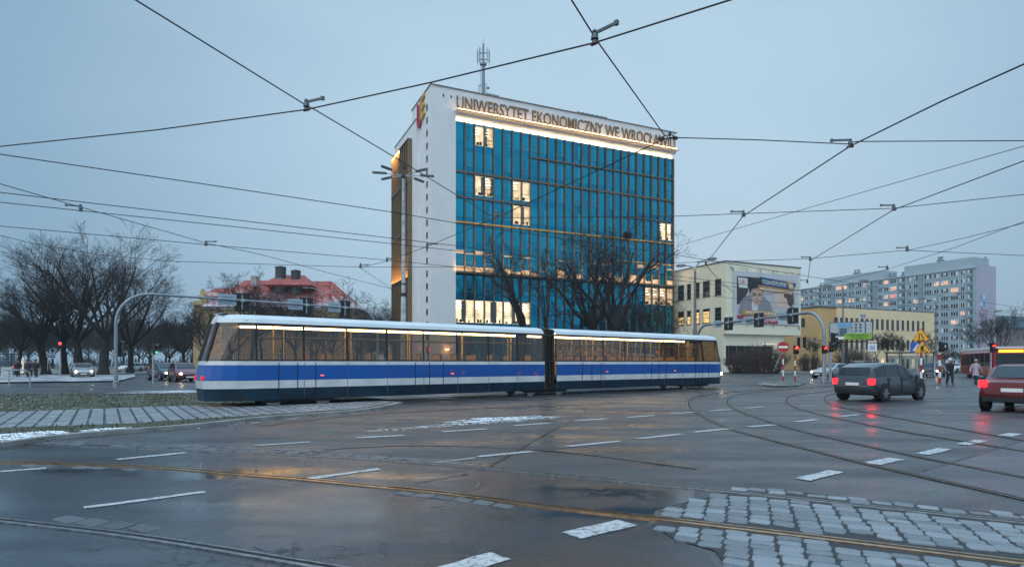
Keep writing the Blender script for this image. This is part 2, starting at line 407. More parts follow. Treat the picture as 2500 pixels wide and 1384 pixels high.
# old wet asphalt of the track bed, worn setts beside the rails
bed = [p for p in R2[::4]]
bedpoly = [G(u, v) for u, v in [(-420,1050),(-160,1064),(0,1074),(291,1088),(620,1096),(820,1108),(1050,1127),(1300,1150),(1500,1168),(1640,1183),(1700,1192),(1690,1222),(1600,1245),(1580,1280),(1640,1318),(1720,1345),(1760,1400),(1780,1500),(1500,1700),(300,1700),(-420,1500)]]
sheet('track_bed', bedpoly, .004, M_oldasph)
sheet('road_repair', [G(u, v) for u, v in [(2230,1157),(2330,1127),(2500,1075),(2900,1150),(2900,1300),(2500,1217),(2390,1190)]], .004, M_palebit)

def sett_mat(name, c0, c1, spec=.5):
    m, nt, N, L = new_mat(name); b = principled(nt)
    at = N.new('ShaderNodeAttribute'); at.attribute_name = 'stone'
    tc = N.new('ShaderNodeTexCoord'); n = N.new('ShaderNodeTexNoise'); n.inputs['Scale'].default_value = 45; n.inputs['Detail'].default_value = 4
    L.new(tc.outputs['Object'], n.inputs['Vector'])
    r = N.new('ShaderNodeValToRGB'); r.color_ramp.elements[0].color = tuple(c0)+(1,); r.color_ramp.elements[1].color = tuple(c1)+(1,)
    ad = N.new('ShaderNodeMath'); ad.operation = 'MULTIPLY_ADD'; ad.inputs[1].default_value = .55; L.new(n.outputs['Fac'], ad.inputs[0])
    mu = N.new('ShaderNodeMath'); mu.operation = 'MULTIPLY'; mu.inputs[1].default_value = .62; L.new(at.outputs['Fac'], mu.inputs[0])
    L.new(mu.outputs[0], ad.inputs[2]); L.new(ad.outputs[0], r.inputs[0]); L.new(r.outputs[0], b.inputs['Base Color'])
    rr = N.new('ShaderNodeMapRange'); rr.inputs[3].default_value = .26; rr.inputs[4].default_value = .5; L.new(n.outputs['Fac'], rr.inputs[0]); L.new(rr.outputs[0], b.inputs['Roughness'])
    bp = N.new('ShaderNodeBump'); bp.inputs['Strength'].default_value = .9; bp.inputs['Distance'].default_value = .012
    L.new(n.outputs['Fac'], bp.inputs['Height']); L.new(bp.outputs[0], b.inputs['Normal'])
    return m
M_sett = sett_mat('granite_setts', (.07,.085,.10), (.27,.30,.33))
M_mortar = mat('sett_joint', (.026,.029,.032), .6, var=.5, scale=12, bump=.4, bscale=60)
class Setts:
    def __init__(s): s.mb = MB(); s.val = []
    def stone(s, c, ax, ay, lx, ly, z0=.0, hgt=.03):
        """one worn granite sett: rounded plan outline, domed top"""
        r = rnd.random()
        n = 20; ph = rnd.random()*6
        rings = []
        for sc_, z in ((1.0, z0), (1.0, z0+hgt*.6), (.97, z0+hgt*.9), (.90, z0+hgt)):
            ring = []
            for i in range(n):
                a = 2*math.pi*i/n
                ca, sa = math.cos(a), math.sin(a)
                k = 1/max(abs(ca), abs(sa)); k = 1+(k-1)*.92              # squarish with round corners
                wob = 1+.028*math.sin(3*a+ph)+.022*math.sin(5*a+ph*2)
                q = c+ax*(ca*k*lx/2*sc_*wob)+ay*(sa*k*ly/2*sc_*wob)
                ring.append((q.x, q.y, z+(.003*math.sin(ph+a) if z > z0+hgt*.5 else 0)))
            rings.append(ring)
        k0 = len(s.mb.f); s.mb.loft(rings); s.val += [r]*(len(s.mb.f)-k0)
    def build(s, name, m=None):
        o = s.mb.build(name, m or M_sett, smooth=True)
        a = o.data.attributes.new('stone', 'FLOAT', 'FACE'); a.data.foreach_set('value', s.val)
        return struct(o)
def inside(p, poly):
    c = False; n = len(poly)
    for i in range(n):
        a, b = poly[i], poly[(i+1) % n]
        if (a.y > p.y) != (b.y > p.y) and p.x < (b.x-a.x)*(p.y-a.y)/(b.y-a.y)+a.x: c = not c
    return c
def dist_line(p, line):
    return min((Vector((p.x, p.y, 0))-q).length for q in line)
cob_poly = [G(u, v) for u, v in [(1712,1218),(1800,1192),(1950,1200),(2120,1222),(2330,1244),(2500,1256),(2800,1290),(2900,1500),(2500,1640),(1900,1640),(1775,1384),(1745,1345),(1650,1318),(1590,1283),(1640,1245),(1690,1222)]]
sheet('sett_bedding', cob_poly, .007, M_mortar)
st = Setts()
o0 = G(1640, 1250); ad = (G(2500, 1320)-G(1700, 1234)).normalized(); pd = Vector((-ad.y, ad.x, 0))
r1n = [p for p in R1 if p.x > -2]; r2n = [p for p in R2 if p.x > -2]
for i in range(-4, 42):
    sx = i*.205; y = -2.4; y += rnd.random()*.1
    skew = .12
    while y < 2.9:
        ly = rnd.uniform(.11, .19)
        c = o0+ad*(sx+rnd.uniform(-.008,.008)-y*skew)+pd*(y+ly/2)
        y += ly+rnd.uniform(.007, .014)
        if not inside(c, cob_poly): continue
        if dist_line(c, r1n) < .11+ly*.44 or dist_line(c, r2n) < .10+ly*.42: continue
        st.stone(c, (ad-pd*.03).normalized(), pd, rnd.uniform(.178,.196), ly, .0, rnd.uniform(.014,.021))
st.build('cobble_paving')
st = Setts()                                                     # single rows of worn setts along the rails
def row(line, x0, x1, off, lx, ly, keep=1.0, z=.0):
    acc = 0; nxt = lx
    for i in range(len(line)-1):
      p0, q = line[i], line[i+1]; d = (q-p0); sl = d.length; d.normalize(); n = Vector((-d.y, d.x, 0))
      while nxt < acc+sl:
        p = p0+d*(nxt-acc); nxt += lx+.02
        if not (x0 < p.x < x1) or rnd.random() > keep: continue
        st.stone(p+n*(off+rnd.uniform(-.008,.008)), (d-n*.12).normalized(), n, lx*rnd.uniform(.93,1), ly*rnd.uniform(.9,1), z, .011)
      acc += sl
row(R2, -9, -.9, .22, .30, .22, .93); row(R2, -12, -3.2, .47, .32, .2, .6)
row(R1, -1.4, 0.2, -.2, .24, .17, .8); row(R1, -7, -5.0, -.22, .26, .18, .75); row(R3, -4.4, -3.2, .22, .3, .2, .9); row(R3, -2.4, -1.1, .2, .26, .15, .5)
st.build('sett_rows', sett_mat('wet_setts', (.04,.048,.058), (.115,.125,.135)))
mb = MB()                                                        # round manhole patch by the track
c = G(1060, 1182); rings = []
for rr, z in ((.62, .0045), (.6, .009), (.56, .0095), (.54, .006)):
    rings.append([(c.x+rr*math.cos(a*math.pi/24), c.y+rr*math.sin(a*math.pi/24), z) for a in range(48)])
mb.loft(rings, cap=False); mb.face(rings[-1])
tag(mb.build('manhole_cover', M_oldasph), 'round dark cover set in the wet asphalt between the rails', 'manhole cover')

# ---------------------------------------------------------------- lane markings
def paint_mat():
    m, nt, N, L = new_mat('worn_road_paint'); b = principled(nt)
    tc = N.new('ShaderNodeTexCoord'); n = N.new('ShaderNodeTexNoise'); n.inputs['Scale'].default_value = 16; n.inputs['Detail'].default_value = 8; n.inputs['Roughness'].default_value = .7
    L.new(tc.outputs['Object'], n.inputs['Vector'])
    r = N.new('ShaderNodeValToRGB'); r.color_ramp.elements[0].position = .36; r.color_ramp.elements[1].position = .52
    r.color_ramp.elements[0].color = (.07,.073,.078,1); r.color_ramp.elements[1].color = (.50,.51,.52,1)
    L.new(n.outputs['Fac'], r.inputs[0]); L.new(r.outputs[0], b.inputs['Base Color']); b.inputs['Roughness'].default_value = .45
    return m
M_paint = paint_mat()
dash = MB()
def ragged(a, b, wd):
    d = (b-a); ln = d.length; d.normalize(); n = Vector((-d.y, d.x, 0)); k = max(3, int(ln/.25))
    A = [a+d*(ln*i/k)+n*(wd/2+rnd.uniform(-.012,.012)) for i in range(k+1)]
    B = [a+d*(ln*i/k)-n*(wd/2+rnd.uniform(-.012,.012)) for i in range(k+1)]
    for i in range(k): dash.face([(p.x,p.y,.009) for p in (B[i], B[i+1], A[i+1], A[i])])
for (u0,v0,u1,v1,wd) in [(622,1088,758,1079,.13),(870,1069,986,1063,.16),(1080,1054,1188,1047,.17),(1254,1039,1344,1033,.18),(1406,1027,1482,1022,.18),(1532,1019,1598,1014,.18),(1640,1010,1697,1006,.18),(1732,1003,1788,1000,.18),(1820,996,1865,993,.18),
        (286,1122,455,1105,.15),(-60,1156,113,1143,.14),(1168,1115,1300,1102,.13),(1386,1090,1512,1077,.15),(1558,1071,1662,1060,.16),(1696,1055,1785,1046,.17),(1828,1042,1892,1037,.18),(1942,1030,1996,1024,.18),(2050,1017,2096,1012,.18),
        (1066,1129,1160,1118,.07),(755,1169,840,1157,.15),(840,1157,926,1145,.13),(205,1240,500,1201,.12)]:
    ragged(G(u0, v0), G(u1, v1), wd)
for q in ([(1938,1168),(1978,1174),(2066,1154),(2021,1148)],[(2109,1129),(2144,1136),(2212,1122),(2169,1118)],[(2233,1107),(2270,1111),(2327,1097),(2287,1094)],[(2334,1084),(2367,1087),(2415,1076),(2381,1074)],[(2435,1063),(2471,1066),(2496,1060),(2464,1057)],
          [(1374,1300),(1416,1317),(1548,1281),(1516,1272)],[(1040,1395),(1150,1398),(1240,1368),(1202,1347)]):
    p = [G(u, v) for u, v in q]; ragged((p[0]+p[1])/2, (p[2]+p[3])/2, abs((p[1]-p[0]).cross((p[3]-p[0]).normalized()).z))
o = dash.build('lane_markings', M_paint, road); o['kind'] = 'structure'

tar = MB()                                                       # bitumen joints between road patches
for pts in ([(1180,1148),(1330,1062),(1420,1010),(1455,985)],[(700,1104),(1000,1088),(1330,1100),(1700,1145)],[(1290,990),(1500,1002),(1640,1003)],[(2230,1157),(2330,1127),(2500,1075)],[(1010,1182),(1085,1168),(1140,1158)],[(640,1040),(900,1012),(1240,994),(1500,984)],[(2500,1217),(2390,1190),(2230,1157)]):
    ribbon(tar, poly_resample(pts, .3), -.022, .022, 0, .0075)
for v_ in tar.v: v_ += Vector((rnd.uniform(-.008,.008), rnd.uniform(-.008,.008), 0))
o = tar.build('tar_joints', mat('bitumen', (.006,.007,.008), .3), road); o['kind'] = 'structure'

# ---------------------------------------------------------------- raised island with slabs, grass and kerb
ZI = .07
def gi(l): return [G(u, v, ZI) for u, v in l]
M_soil = mat('frosty_turf', (.055,.062,.035), .9, var=.45, scale=2.5, bump=.5, bscale=14)
isl = gi([(-300,1110),(0,1080),(130,1063),(250,1052),(480,1034),(650,1016),(880,999),(975,981),(945,974),(870,968),(830,965),(500,961),(-300,961)])
mb = MB(); n = len(isl)
mb.face([(p.x,p.y,.0) for p in isl][::-1]); mb.face([(p.x,p.y,ZI) for p in isl])
for i in range(n):
    a, b = isl[i], isl[(i+1) % n]; mb.face([(a.x,a.y,0),(b.x,b.y,0),(b.x,b.y,ZI),(a.x,a.y,ZI)])
struct(mb.build('traffic_island', M_soil))
def slab_mat():
    m, nt, N, L = new_mat('island_slabs'); b = principled(nt)
    tc = N.new('ShaderNodeTexCoord'); mp = N.new('ShaderNodeMapping'); mp.inputs['Rotation'].default_value = (0, 0, R(-34))
    L.new(tc.outputs['Object'], mp.inputs[0])
    br = N.new('ShaderNodeTexBrick'); br.offset = 0.0; br.inputs['Scale'].default_value = 1.0
    br.inputs['Brick Width'].default_value = .33; br.inputs['Row Height'].default_value = .6; br.inputs['Mortar Size'].default_value = .03
    br.inputs['Color1'].default_value = (.17,.185,.2,1); br.inputs['Color2'].default_value = (.23,.245,.26,1); br.inputs['Mortar'].default_value = (.018,.02,.02,1)
    L.new(mp.outputs[0], br.inputs['Vector'])
    n = N.new('ShaderNodeTexNoise'); n.inputs['Scale'].default_value = 2.2; n.inputs['Detail'].default_value = 8; n.inputs['Roughness'].default_value = .7; L.new(tc.outputs['Object'], n.inputs['Vector'])
    r = N.new('ShaderNodeMapRange'); r.inputs[1].default_value = .57; r.inputs[2].default_value = .66; r.inputs[4].default_value = .75; L.new(n.outputs['Fac'], r.inputs[0])
    mx = N.new('ShaderNodeMix'); mx.data_type = 'RGBA'; mx.inputs['B'].default_value = (.42,.45,.48,1)
    L.new(r.outputs[0], mx.inputs['Factor']); L.new(br.outputs['Color'], mx.inputs['A']); L.new(mx.outputs['Result'], b.inputs['Base Color'])
    b.inputs['Roughness'].default_value = .6
    bp = N.new('ShaderNodeBump'); bp.inputs['Distance'].default_value = .02; bp.invert = True; L.new(br.outputs['Fac'], bp.inputs['Height']); L.new(bp.outputs[0], b.inputs['Normal'])
    return m
slab_px = [(-300,1066),(0,1045),(300,1034),(600,1015),(880,997),(965,981),(900,974),(800,979),(400,992),(0,1006),(-300,1018)]
slab_poly = gi(slab_px)
sheet('paved_strip', slab_poly, ZI+.006, slab_mat())
kl = poly_resample([(-300,1113),(0,1083),(130,1066),(250,1055),(480,1037),(650,1019),(880,1001.5),(979,983)], .3, .06)
mb = MB(); ribbon(mb, kl, -.07, .13, 0, ZI+.02)
struct(mb.build('kerb', mat('kerb_stone', (.26,.26,.25), .8, var=.4, scale=2, bump=.4)))
# grass and frost on the island
def scatter_tris(name, polys, n, hgt, wid, m, z, seed, label=None, excl=None, flat=False):
    rg = random.Random(seed); mb = MB()
    areas = []
    for pl in polys:
        xs = [p.x for p in pl]; ys = [p.y for p in pl]; areas.append((min(xs), max(xs), min(ys), max(ys), pl))
    tot = sum((a[1]-a[0])*(a[3]-a[2]) for a in areas); k = 0
    for a in areas:
        cnt = int(n*(a[1]-a[0])*(a[3]-a[2])/tot)
        for _ in range(cnt):
            p = Vector((rg.uniform(a[0], a[1]), rg.uniform(a[2], a[3]), z))
            if not inside(p, a[4]) or (excl and inside(p, excl)): continue
            if mnoise.noise(p*.9+Vector((seed*3.1,0,0)))+.6*mnoise.noise(p*3.1) < rg.uniform(-.35,.05): continue
            an = rg.uniform(0, 6.28); dx, dy = math.cos(an), math.sin(an); s = rg.uniform(.5, 1.3)
            if flat:
                r = wid*s; q = []
                for j in range(5):
                    t = an+j*1.2566; rr = r*rg.uniform(.5, 1.2); q.append((p.x+rr*math.cos(t), p.y+rr*math.sin(t), z+(.004 if j % 2 else .002)))
                mb.face(q)
            else:
                w2 = wid*s/2; lean = rg.uniform(-.6, .6)*hgt
                mb.face([(p.x-dx*w2, p.y-dy*w2, z), (p.x+dx*w2, p.y+dy*w2, z), (p.x-dy*lean, p.y+dx*lean, z+hgt*s)])
    return tag(mb.build(name, m), label, kind='stuff')
g_far = gi([(-300,1018),(0,1006),(400,992),(800,979),(905,973),(870,968),(830,965),(500,961),(-300,961)])
g_near = gi([(-300,1110),(0,1080),(130,1063),(250,1052),(480,1034),(600,1021),(600,1015),(300,1034),(0,1045),(-300,1066)])
M_grass = mat('grass_blades', (.05,.065,.027), .8, var=.6, scale=.7)
M_grassd = mat('dry_grass_blades', (.09,.085,.05), .85, var=.4, scale=1.5)
M_snow = mat('snow', (.80,.82,.85), .6, var=.06, scale=4)
scatter_tris('grass', [g_far, g_near], 12000, .07, .022, M_grass, ZI, 1, 'short green turf on the traffic island')
scatter_tris('dry_grass', [g_far, g_near], 7000, .10, .02, M_grassd, ZI, 2, 'pale dry blades among the island turf')
def frost(name, polys, n, wid, z, seed, label): return scatter_tris(name, polys, n, 0, wid, M_snow, z, seed, label, flat=True)
frost('snow', [g_far], 3600, .035, ZI+.03, 3, 'thin snow caught in the far strip of turf')
frost('snow', [gi([(-300,1110),(0,1080),(130,1063),(250,1052),(330,1045),(200,1048),(0,1062),(-300,1080)])], 5200, .05, ZI+.02, 4, 'drift of snow along the near kerb of the island')
frost('snow', [gi([(700,984),(880,976),(975,981),(900,992),(820,1001),(740,1007)])], 1100, .035, ZI+.012, 5, 'snow crusted on the pointed end of the island')
frost('snow', [gi([(0,1043),(300,1032),(600,1014),(880,996),(880,993),(600,1010),(300,1028),(0,1039)])], 900, .03, ZI+.012, 6, 'line of snow in a joint of the paved strip')
sp = [G(u, v) for u, v in [(880,1053),(1010,1043),(1130,1030),(1200,1019),(1310,1014),(1392,1018),(1300,1027),(1180,1036),(1050,1045),(940,1054)]]
frost('snow', [sp], 3300, .035, .010, 7, 'streak of snow scattered across the open asphalt')
sp2 = [G(u, v) for u, v in [(1080,1032),(1160,1021),(1290,1017),(1360,1018),(1250,1026),(1140,1033)]]
frost('snow', [sp2], 2000, .04, .012, 8, 'denser white middle of the snow streak on the asphalt')
kl2 = gi([(480,1041),(650,1023),(880,1005),(985,984),(978,982),(880,1002),(650,1019),(480,1037)])
frost('snow', [kl2], 1800, .03, .012, 9, 'snow lying in the gutter along the island kerb')

# ---------------------------------------------------------------- far pavements, park lawn
def snowy(name, base, snow, lo, hi, scale=.5):
    m, nt, N, L = new_mat(name); b = principled(nt)
    tc = N.new('ShaderNodeTexCoord'); n = N.new('ShaderNodeTexNoise'); n.inputs['Scale'].default_value = scale; n.inputs['Detail'].default_value = 8; n.inputs['Roughness'].default_value = .68
    L.new(tc.outputs['Object'], n.inputs['Vector'])
    r = N.new('ShaderNodeValToRGB'); r.color_ramp.elements[0].position = lo; r.color_ramp.elements[1].position = hi
    r.color_ramp.elements[0].color = tuple(base)+(1,); r.color_ramp.elements[1].color = tuple(snow)+(1,)
    L.new(n.outputs['Fac'], r.inputs[0]); L.new(r.outputs[0], b.inputs['Base Color']); b.inputs['Roughness'].default_value = .6
    bp = N.new('ShaderNodeBump'); bp.inputs['Distance'].default_value = .05; L.new(n.outputs['Fac'], bp.inputs['Height']); L.new(bp.outputs[0], b.inputs['Normal'])
    return m
M_snowpave = snowy('snowy_pavement', (.13,.14,.155), (.55,.58,.62), .44, .60)
M_lawn = snowy('frosty_lawn', (.05,.055,.035), (.36,.39,.40), .46, .70, .35)
sheet('pavement', [G(u, v) for u, v in [(-900,938),(0,936),(120,934),(290,932),(330,921),(330,916),(-900,916)]], .10, M_snowpave)
sheet('lawn', [Vector(p) for p in [(-260,82,0),(-48,76,0),(-14,84,0),(-16,112,0),(-34,420,0),(-260,420,0)]], .06, M_lawn)
sheet('lawn', [Vector(p) for p in [(60,72,0),(34,84,0),(30,90,0),(58,118,0),(250,210,0),(320,150,0),(150,80,0)]], .05, M_lawn)
sheet('pavement', [G(u, v) for u, v in [(250,961.5),(520,960),(640,956),(900,951),(900,948),(600,952),(330,956)]], .03, M_snowpave)
isl2 = [G(u, v, .1) for u, v in [(1845,936),(1875,931),(1930,930),(1965,934),(1950,940),(1890,942)]]
mb = MB(); mb.prism([(p.x, p.y) for p in isl2], 0, .1); struct(mb.build('traffic_island', M_lawn))
# ================================================================ university tower
CO = P(1052, 885, 85.0); CO.z = 0
uni = thing('university_building', 'tall white university block with blue glass front and lit lettering', 'building', CO, TH)
def loc_a(u, y=0.0):                       # sight line u -> position along the front, at local depth y
    C = CO+E2*y; return along(C, E1, u)
def loc_b(u, x=0.0):
    C = CO+E1*x; return along(C, E2, u)
Wd = 43.4
ZF = [0, 3.58, 7.22, 10.86, 14.5, 18.15, 21.8, 25.45, 29.1, 32.75, 36.35]
mb = MB()
mb.box((0,0,0),(3.7,9.9,40.6)); mb.box((-.35,6.3,0),(20,19.4,37.9))
mb.box((3.7,0,37.05),(Wd,3,40.6)); mb.box((3.7,.8,36.35),(Wd,2.9,37.05))
mb.box((3.7,1.0,0),(43.0,18.5,36.35))
mb.box((Wd-.02,1.4,0),(Wd+.55,15,37.2)); mb.box((3.7,9.0,36.36),(43.2,18.0,37.3))
mb.build('wall', M_white, uni)
mb = MB()
mb.box((-.12,-.14,40.6),(Wd+.12,3.1,40.72)); mb.box((-.12,3.1,40.6),(3.8,10.0,40.72)); mb.box((-.45,10.0,37.9),(20.1,19.5,38.0))
mb.box((-.45,6.2,37.9),(-.0,10.0,38.0))
mb.build('parapet_cap', M_bronze, uni)
# glazing bays
NB = 26; A0, A1 = 3.72, 43.2; BW = (A1-A0)/NB
def glaze_mat():
    m, nt, N, L = new_mat('blue_solar_glass'); b = principled(nt)
    at = N.new('ShaderNodeAttribute'); at.attribute_name = 'pane'
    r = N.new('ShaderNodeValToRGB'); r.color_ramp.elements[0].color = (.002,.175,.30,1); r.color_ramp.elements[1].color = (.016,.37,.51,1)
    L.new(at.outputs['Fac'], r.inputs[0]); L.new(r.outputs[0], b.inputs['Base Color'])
    b.inputs['Metallic'].default_value = .96; b.inputs['Roughness'].default_value = .06
    tc = N.new('ShaderNodeTexCoord'); n = N.new('ShaderNodeTexNoise'); n.inputs['Scale'].default_value = .5; n.inputs['Detail'].default_value = 2
    L.new(tc.outputs['Object'], n.inputs['Vector']); bp = N.new('ShaderNodeBump'); bp.inputs['Strength'].default_value = .25; bp.inputs['Distance'].default_value = .05
    L.new(n.outputs['Fac'], bp.inputs['Height']); L.new(bp.outputs[0], b.inputs['Normal'])
    return m
M_glaze = glaze_mat()
M_frame = mat('window_frame_metal', (.17,.17,.17), .45, .4)
YG = .62
lit_cells = {}
for f, bays in ((9,(2,3)),(7,(2,3,6,7)),(6,(6,7)),(2,range(0,8))):
    for b_ in bays: lit_cells[(b_, f)] = 1
lit_cells[(24,6)] = lit_cells[(25,6)] = 1
for b_ in (22,23,24,25): lit_cells[(b_,3)] = 1
M_lit = lit_room('office_light', (1,.77,.46), 1.05, .8); M_lit2 = lit_room('office_light_bright', (1,.80,.50), 1.35, .6); M_lit4 = lit_room('office_light_amber', (1,.70,.36), .95, 1.3); M_lit3 = lit_room('office_light_dim', (1,.66,.34), .8, 1.0)
for i in range(NB):
    x0 = A0+i*BW+.07; x1 = x0+BW-.14; mb = MB(); vals = []
    def pane(xa, xb, za, zb, base):
        ang = rnd.uniform(-.0025,.0025); dy = ang*(zb-za)
        mb.face([(xa,YG,za),(xb,YG,za),(xb,YG+dy,zb),(xa,YG+dy,zb)], 0); vals.append(min(1, max(0, base+rnd.uniform(-.26,.22))))
    def bar(xa, xb, za, zb): mb.box((xa,YG-.05,za),(xb,YG+.02,zb), 1); vals.extend([0]*6)
    for f in range(10):
        z0, z1 = ZF[f], ZF[f+1]
        low = max(0, 1-z0/12)*.45  # lower panes tinted darker to imitate reflections of dark surroundings
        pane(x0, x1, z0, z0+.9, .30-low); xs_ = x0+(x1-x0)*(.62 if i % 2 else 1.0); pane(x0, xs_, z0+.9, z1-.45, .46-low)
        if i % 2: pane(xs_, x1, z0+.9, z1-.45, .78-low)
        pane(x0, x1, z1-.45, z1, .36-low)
        if i % 2 == 1 or rnd.random() < .12:
            bar(x0+.12, x0+.17, z0+.9, z1-.45); bar(x1-.17, x1-.12, z0+.9, z1-.45); bar(x0+.12, x1-.12, z1-.5, z1-.45)
            bar(x0+.12, x1-.12, z0+.9, z0+.95); bar(x0+.12, x1-.12, z0+1.55, z0+1.6)
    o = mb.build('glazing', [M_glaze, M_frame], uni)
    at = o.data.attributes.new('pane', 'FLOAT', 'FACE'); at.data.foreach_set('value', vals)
# lit rooms: a real shallow room with ceiling lamps behind its panes
M_roomw = mat('room_wall', (.62,.55,.43), .8, emit=(1,.76,.44), estr=.55)
M_lampw = glow('ceiling_tube', (1,.88,.66), 5)
M_silh = mat('desk_things', (.02,.02,.022), .7)
for (i, f) in lit_cells:
    x0 = A0+i*BW+.10; x1 = x0+BW-.20; z0, z1 = ZF[f]+.55, ZF[f+1]-.3
    if f == 2: z0 = ZF[f]+.1
    if f == 3: z0, z1 = ZF[f]+.4, ZF[f+1]-.4
    mb = MB(); m = rnd.choice((M_lit2,M_lit2,M_lit4)) if f in (2,) else (M_lit3 if f == 3 else rnd.choice((M_lit,M_lit,M_lit4)))
    mb.face([(x0,YG-.03,z0),(x1,YG-.03,z0),(x1,YG-.03,z1),(x0,YG-.03,z1)], 0)
    for k in range(3 if rnd.random() < .7 else 0):
        zz = z1-.35-.42*k; mb.box((x0+.1,YG-.045,zz),(x0+.1+(x1-x0)*rnd.uniform(.4,.75),YG-.035,zz+.09), 1)
    for k in range(rnd.randint(1,3)):
        xx = rnd.uniform(x0+.05, x1-.45); mb.box((xx,YG-.06,z0+.05),(xx+rnd.uniform(.18,.42),YG-.035,z0+rnd.uniform(.3,.55)), 2)
    if i % 2 == 1: mb.box((x0+.02,YG-.07,z0+(z1-z0)*.34),(x1-.02,YG-.032,z0+(z1-z0)*.34+.07), 3); mb.box((x0+.02,YG-.07,z0+(z1-z0)*.34),(x0+.07,YG-.032,z1), 3)
    if rnd.random() < .4: q_ = rnd.choice((x0, x1-.4)); mb.box((q_,YG-.045,z0+.1),(q_+.4,YG-.034,z1-.05), 3)
    if f == 3: mb.box((x0,YG-.07,z0+.9),(x1,YG-.032,z0+.98), 3)
    mb.build('lit_window_glow', [m, M_lampw, M_silh, M_frame], uni)
for i in range(NB+1):                       # vertical fins between the bays
    x = A0+i*BW; mb = MB(); mb.box((x-.06,.27,0),(x+.06,YG+.02,36.34)); mb.build('mullion', M_bronze, uni)
def transom(z, x0, x1, m, h=.22, y0=.33): 
    b = MB(); b.box((x0,y0,z-h/2),(x1,YG-.075,z+h/2)); return b.build('transom', m, uni)
xl = A0+8*BW
transom(29.1, A0, A1, M_bronze, .28); transom(25.45, A0, xl, M_bronze); transom(32.75, xl, A1, M_bronze); transom(25.45, xl+11*BW, A1, M_bronze, .14)
transom(21.8, A0, A1, M_amberlit, .2, .24); transom(14.5, A0, A1, M_bronze, .24, .22); transom(18.15, A0+16*BW, A1, M_amberlit, .12)  # gold colour on two transoms imitates the amber light from the ledge
# ledge with linear uplights washing the fins of the fifth floor
mb = MB(); mb.box((A0,-.40,14.35),(A1,.21,14.5)); mb.box((A0,-.44,14.35),(A1,-.401,14.62)); mb.build('light_ledge', M_bronze, uni)
mb = MB()
for i in range(NB):
    x = A0+i*BW; mb.box((x+.1,-.34,14.51),(x+BW-.1,-.24,14.54))
mb.build('ledge_uplight', glow('amber_strip', (1,.55,.20), 62), uni)
M_fifth = lit_room('fifth_floor_light', (1,.66,.40), .55, .5)
for i in range(NB):                         # glow strips: low ones imitate uplight on the spandrel, high ones lit ceilings
    if 8 < i < 11 or i % 5 == 4: continue
    mb = MB()
    x0 = A0+i*BW+.1; x1 = x0+BW-.2; zz = 14.68
    mb.box((x0,YG-.06,zz),(x1,YG-.03,zz+rnd.choice((.5,.8,.8,1.3))))
    mb.build('lit_window_glow', M_fifth, uni)
    if rnd.random() < .65: mb = MB(); mb.box((x0,YG-.06,17.3),(x1,YG-.03,17.3+rnd.choice((.1,.18,.5)))); mb.build('lit_window_glow', M_fifth, uni)
# lamp box strip under the parapet
mb = MB(); mb.box((A0,.01,36.98),(A1,.78,37.04)); mb.build('soffit', M_white, uni)
mb = MB()
for i in range(NB):
    x = A0+i*BW; mb.box((x+.1,.62,36.40),(x+BW-.1,.78,36.94))
mb.build('soffit_lamp', lit_room('soffit_glow', (1,.80,.52), 2.6, .35), uni)
mb = MB(); mb.box((A0-.2,-1.05,37.42),(A1+.1,0,37.50)); mb.build('lettering_ledge', M_white, uni)
mb = MB()
for i in range(30):
    x = A0+.1+i*1.31; mb.box((x,-.98,37.51),(x+1.05,-.90,37.55))
mb.build('lettering_uplight', glow('letter_strip', (1,.58,.27), 44), uni)
mb = MB()
text_into(mb, 'UNIWERSYTET EKONOMICZNY WE WROCŁAWIU', 2.62, .12, Matrix.Translation((3.72,-.32,37.78)) @ FACE_FRONT, width=39.2, bold=.028)
M_letter = mat('bronze_letters', (.16,.11,.055), .5, .3)
mb.build('lettering', M_letter, uni)
mb = MB()
for z in (38.0, 39.3): mb.box((3.8,-.22,z),(43.0,-.18,z+.05))
for i in range(40): mb.box((4+i*1.0,-.18,38.02),(4.05+i*1.0,0,38.05))
mb.build('letter_rail', M_bronze, uni)
# west side: stair windows, gold fins, emblem
for k in range(20):
    z = 38.15-k*1.83
    mb = MB(); mb.box((-.03,1.45,z-.52),(.02,2.25,z+.32), 0); mb.box((-.05,1.40,z-.58),(.0,2.30,z-.52), 1)
    mb.build('stair_window', [M_pane, M_grey], uni)
mb = MB(); mb.box((-.42,8.6,0),(-.353,19.2,35.6)); mb.build('recess_panel', mat('recess_bronze', (.20,.13,.06), .5, .2), uni)
for k in range(9):
    y = 8.65+k*1.31; mb = MB(); mb.box((-1.0,y,0),(-.425,y+.2,35.7)); mb.build('side_fin', mat('side_fin_bronze', (.22,.155,.08), .42, .45), uni)
for z in (35.7, 29.1, 21.8, 14.5, 7.2): 
    mb = MB(); mb.box((-1.05,8.6,z),(-.43,19.3,z+.14)); mb.build('side_transom', M_bronze, uni)
mb = MB()
M_sstrip = glow('side_strip', (1,.48,.12), 60)
for k in range(8):
    y = 8.9+k*1.31; mb.box((-.90,y,14.66),(-.72,y+1.0,14.70))
mb.build('side_uplight', M_sstrip, uni)
mb = MB()
for k in range(4, 8):
    y = 8.9+k*1.31; mb.box((-.92,y,35.60),(-.8,y+1.0,35.66))
mb.build('side_uplight', M_sstrip, uni)
def strip_light(name, x, y, z, sx, sy, energy, spread, up=True):
    d = bpy.data.lights.new(name, 'AREA'); d.shape = 'RECTANGLE'; d.size = sx; d.size_y = sy; d.energy = energy; d.color = (1,.52,.16); d.spread = R(spread)
    o = bpy.data.objects.new(name, d); COL.objects.link(o); o.parent = uni; o.location = (x, y, z); o.rotation_euler = (R(180) if up else 0, 0, 0); return o
strip_light('side_strip_lamp', -.72, 13.9, 14.75, .45, 10.4, 900, 75)
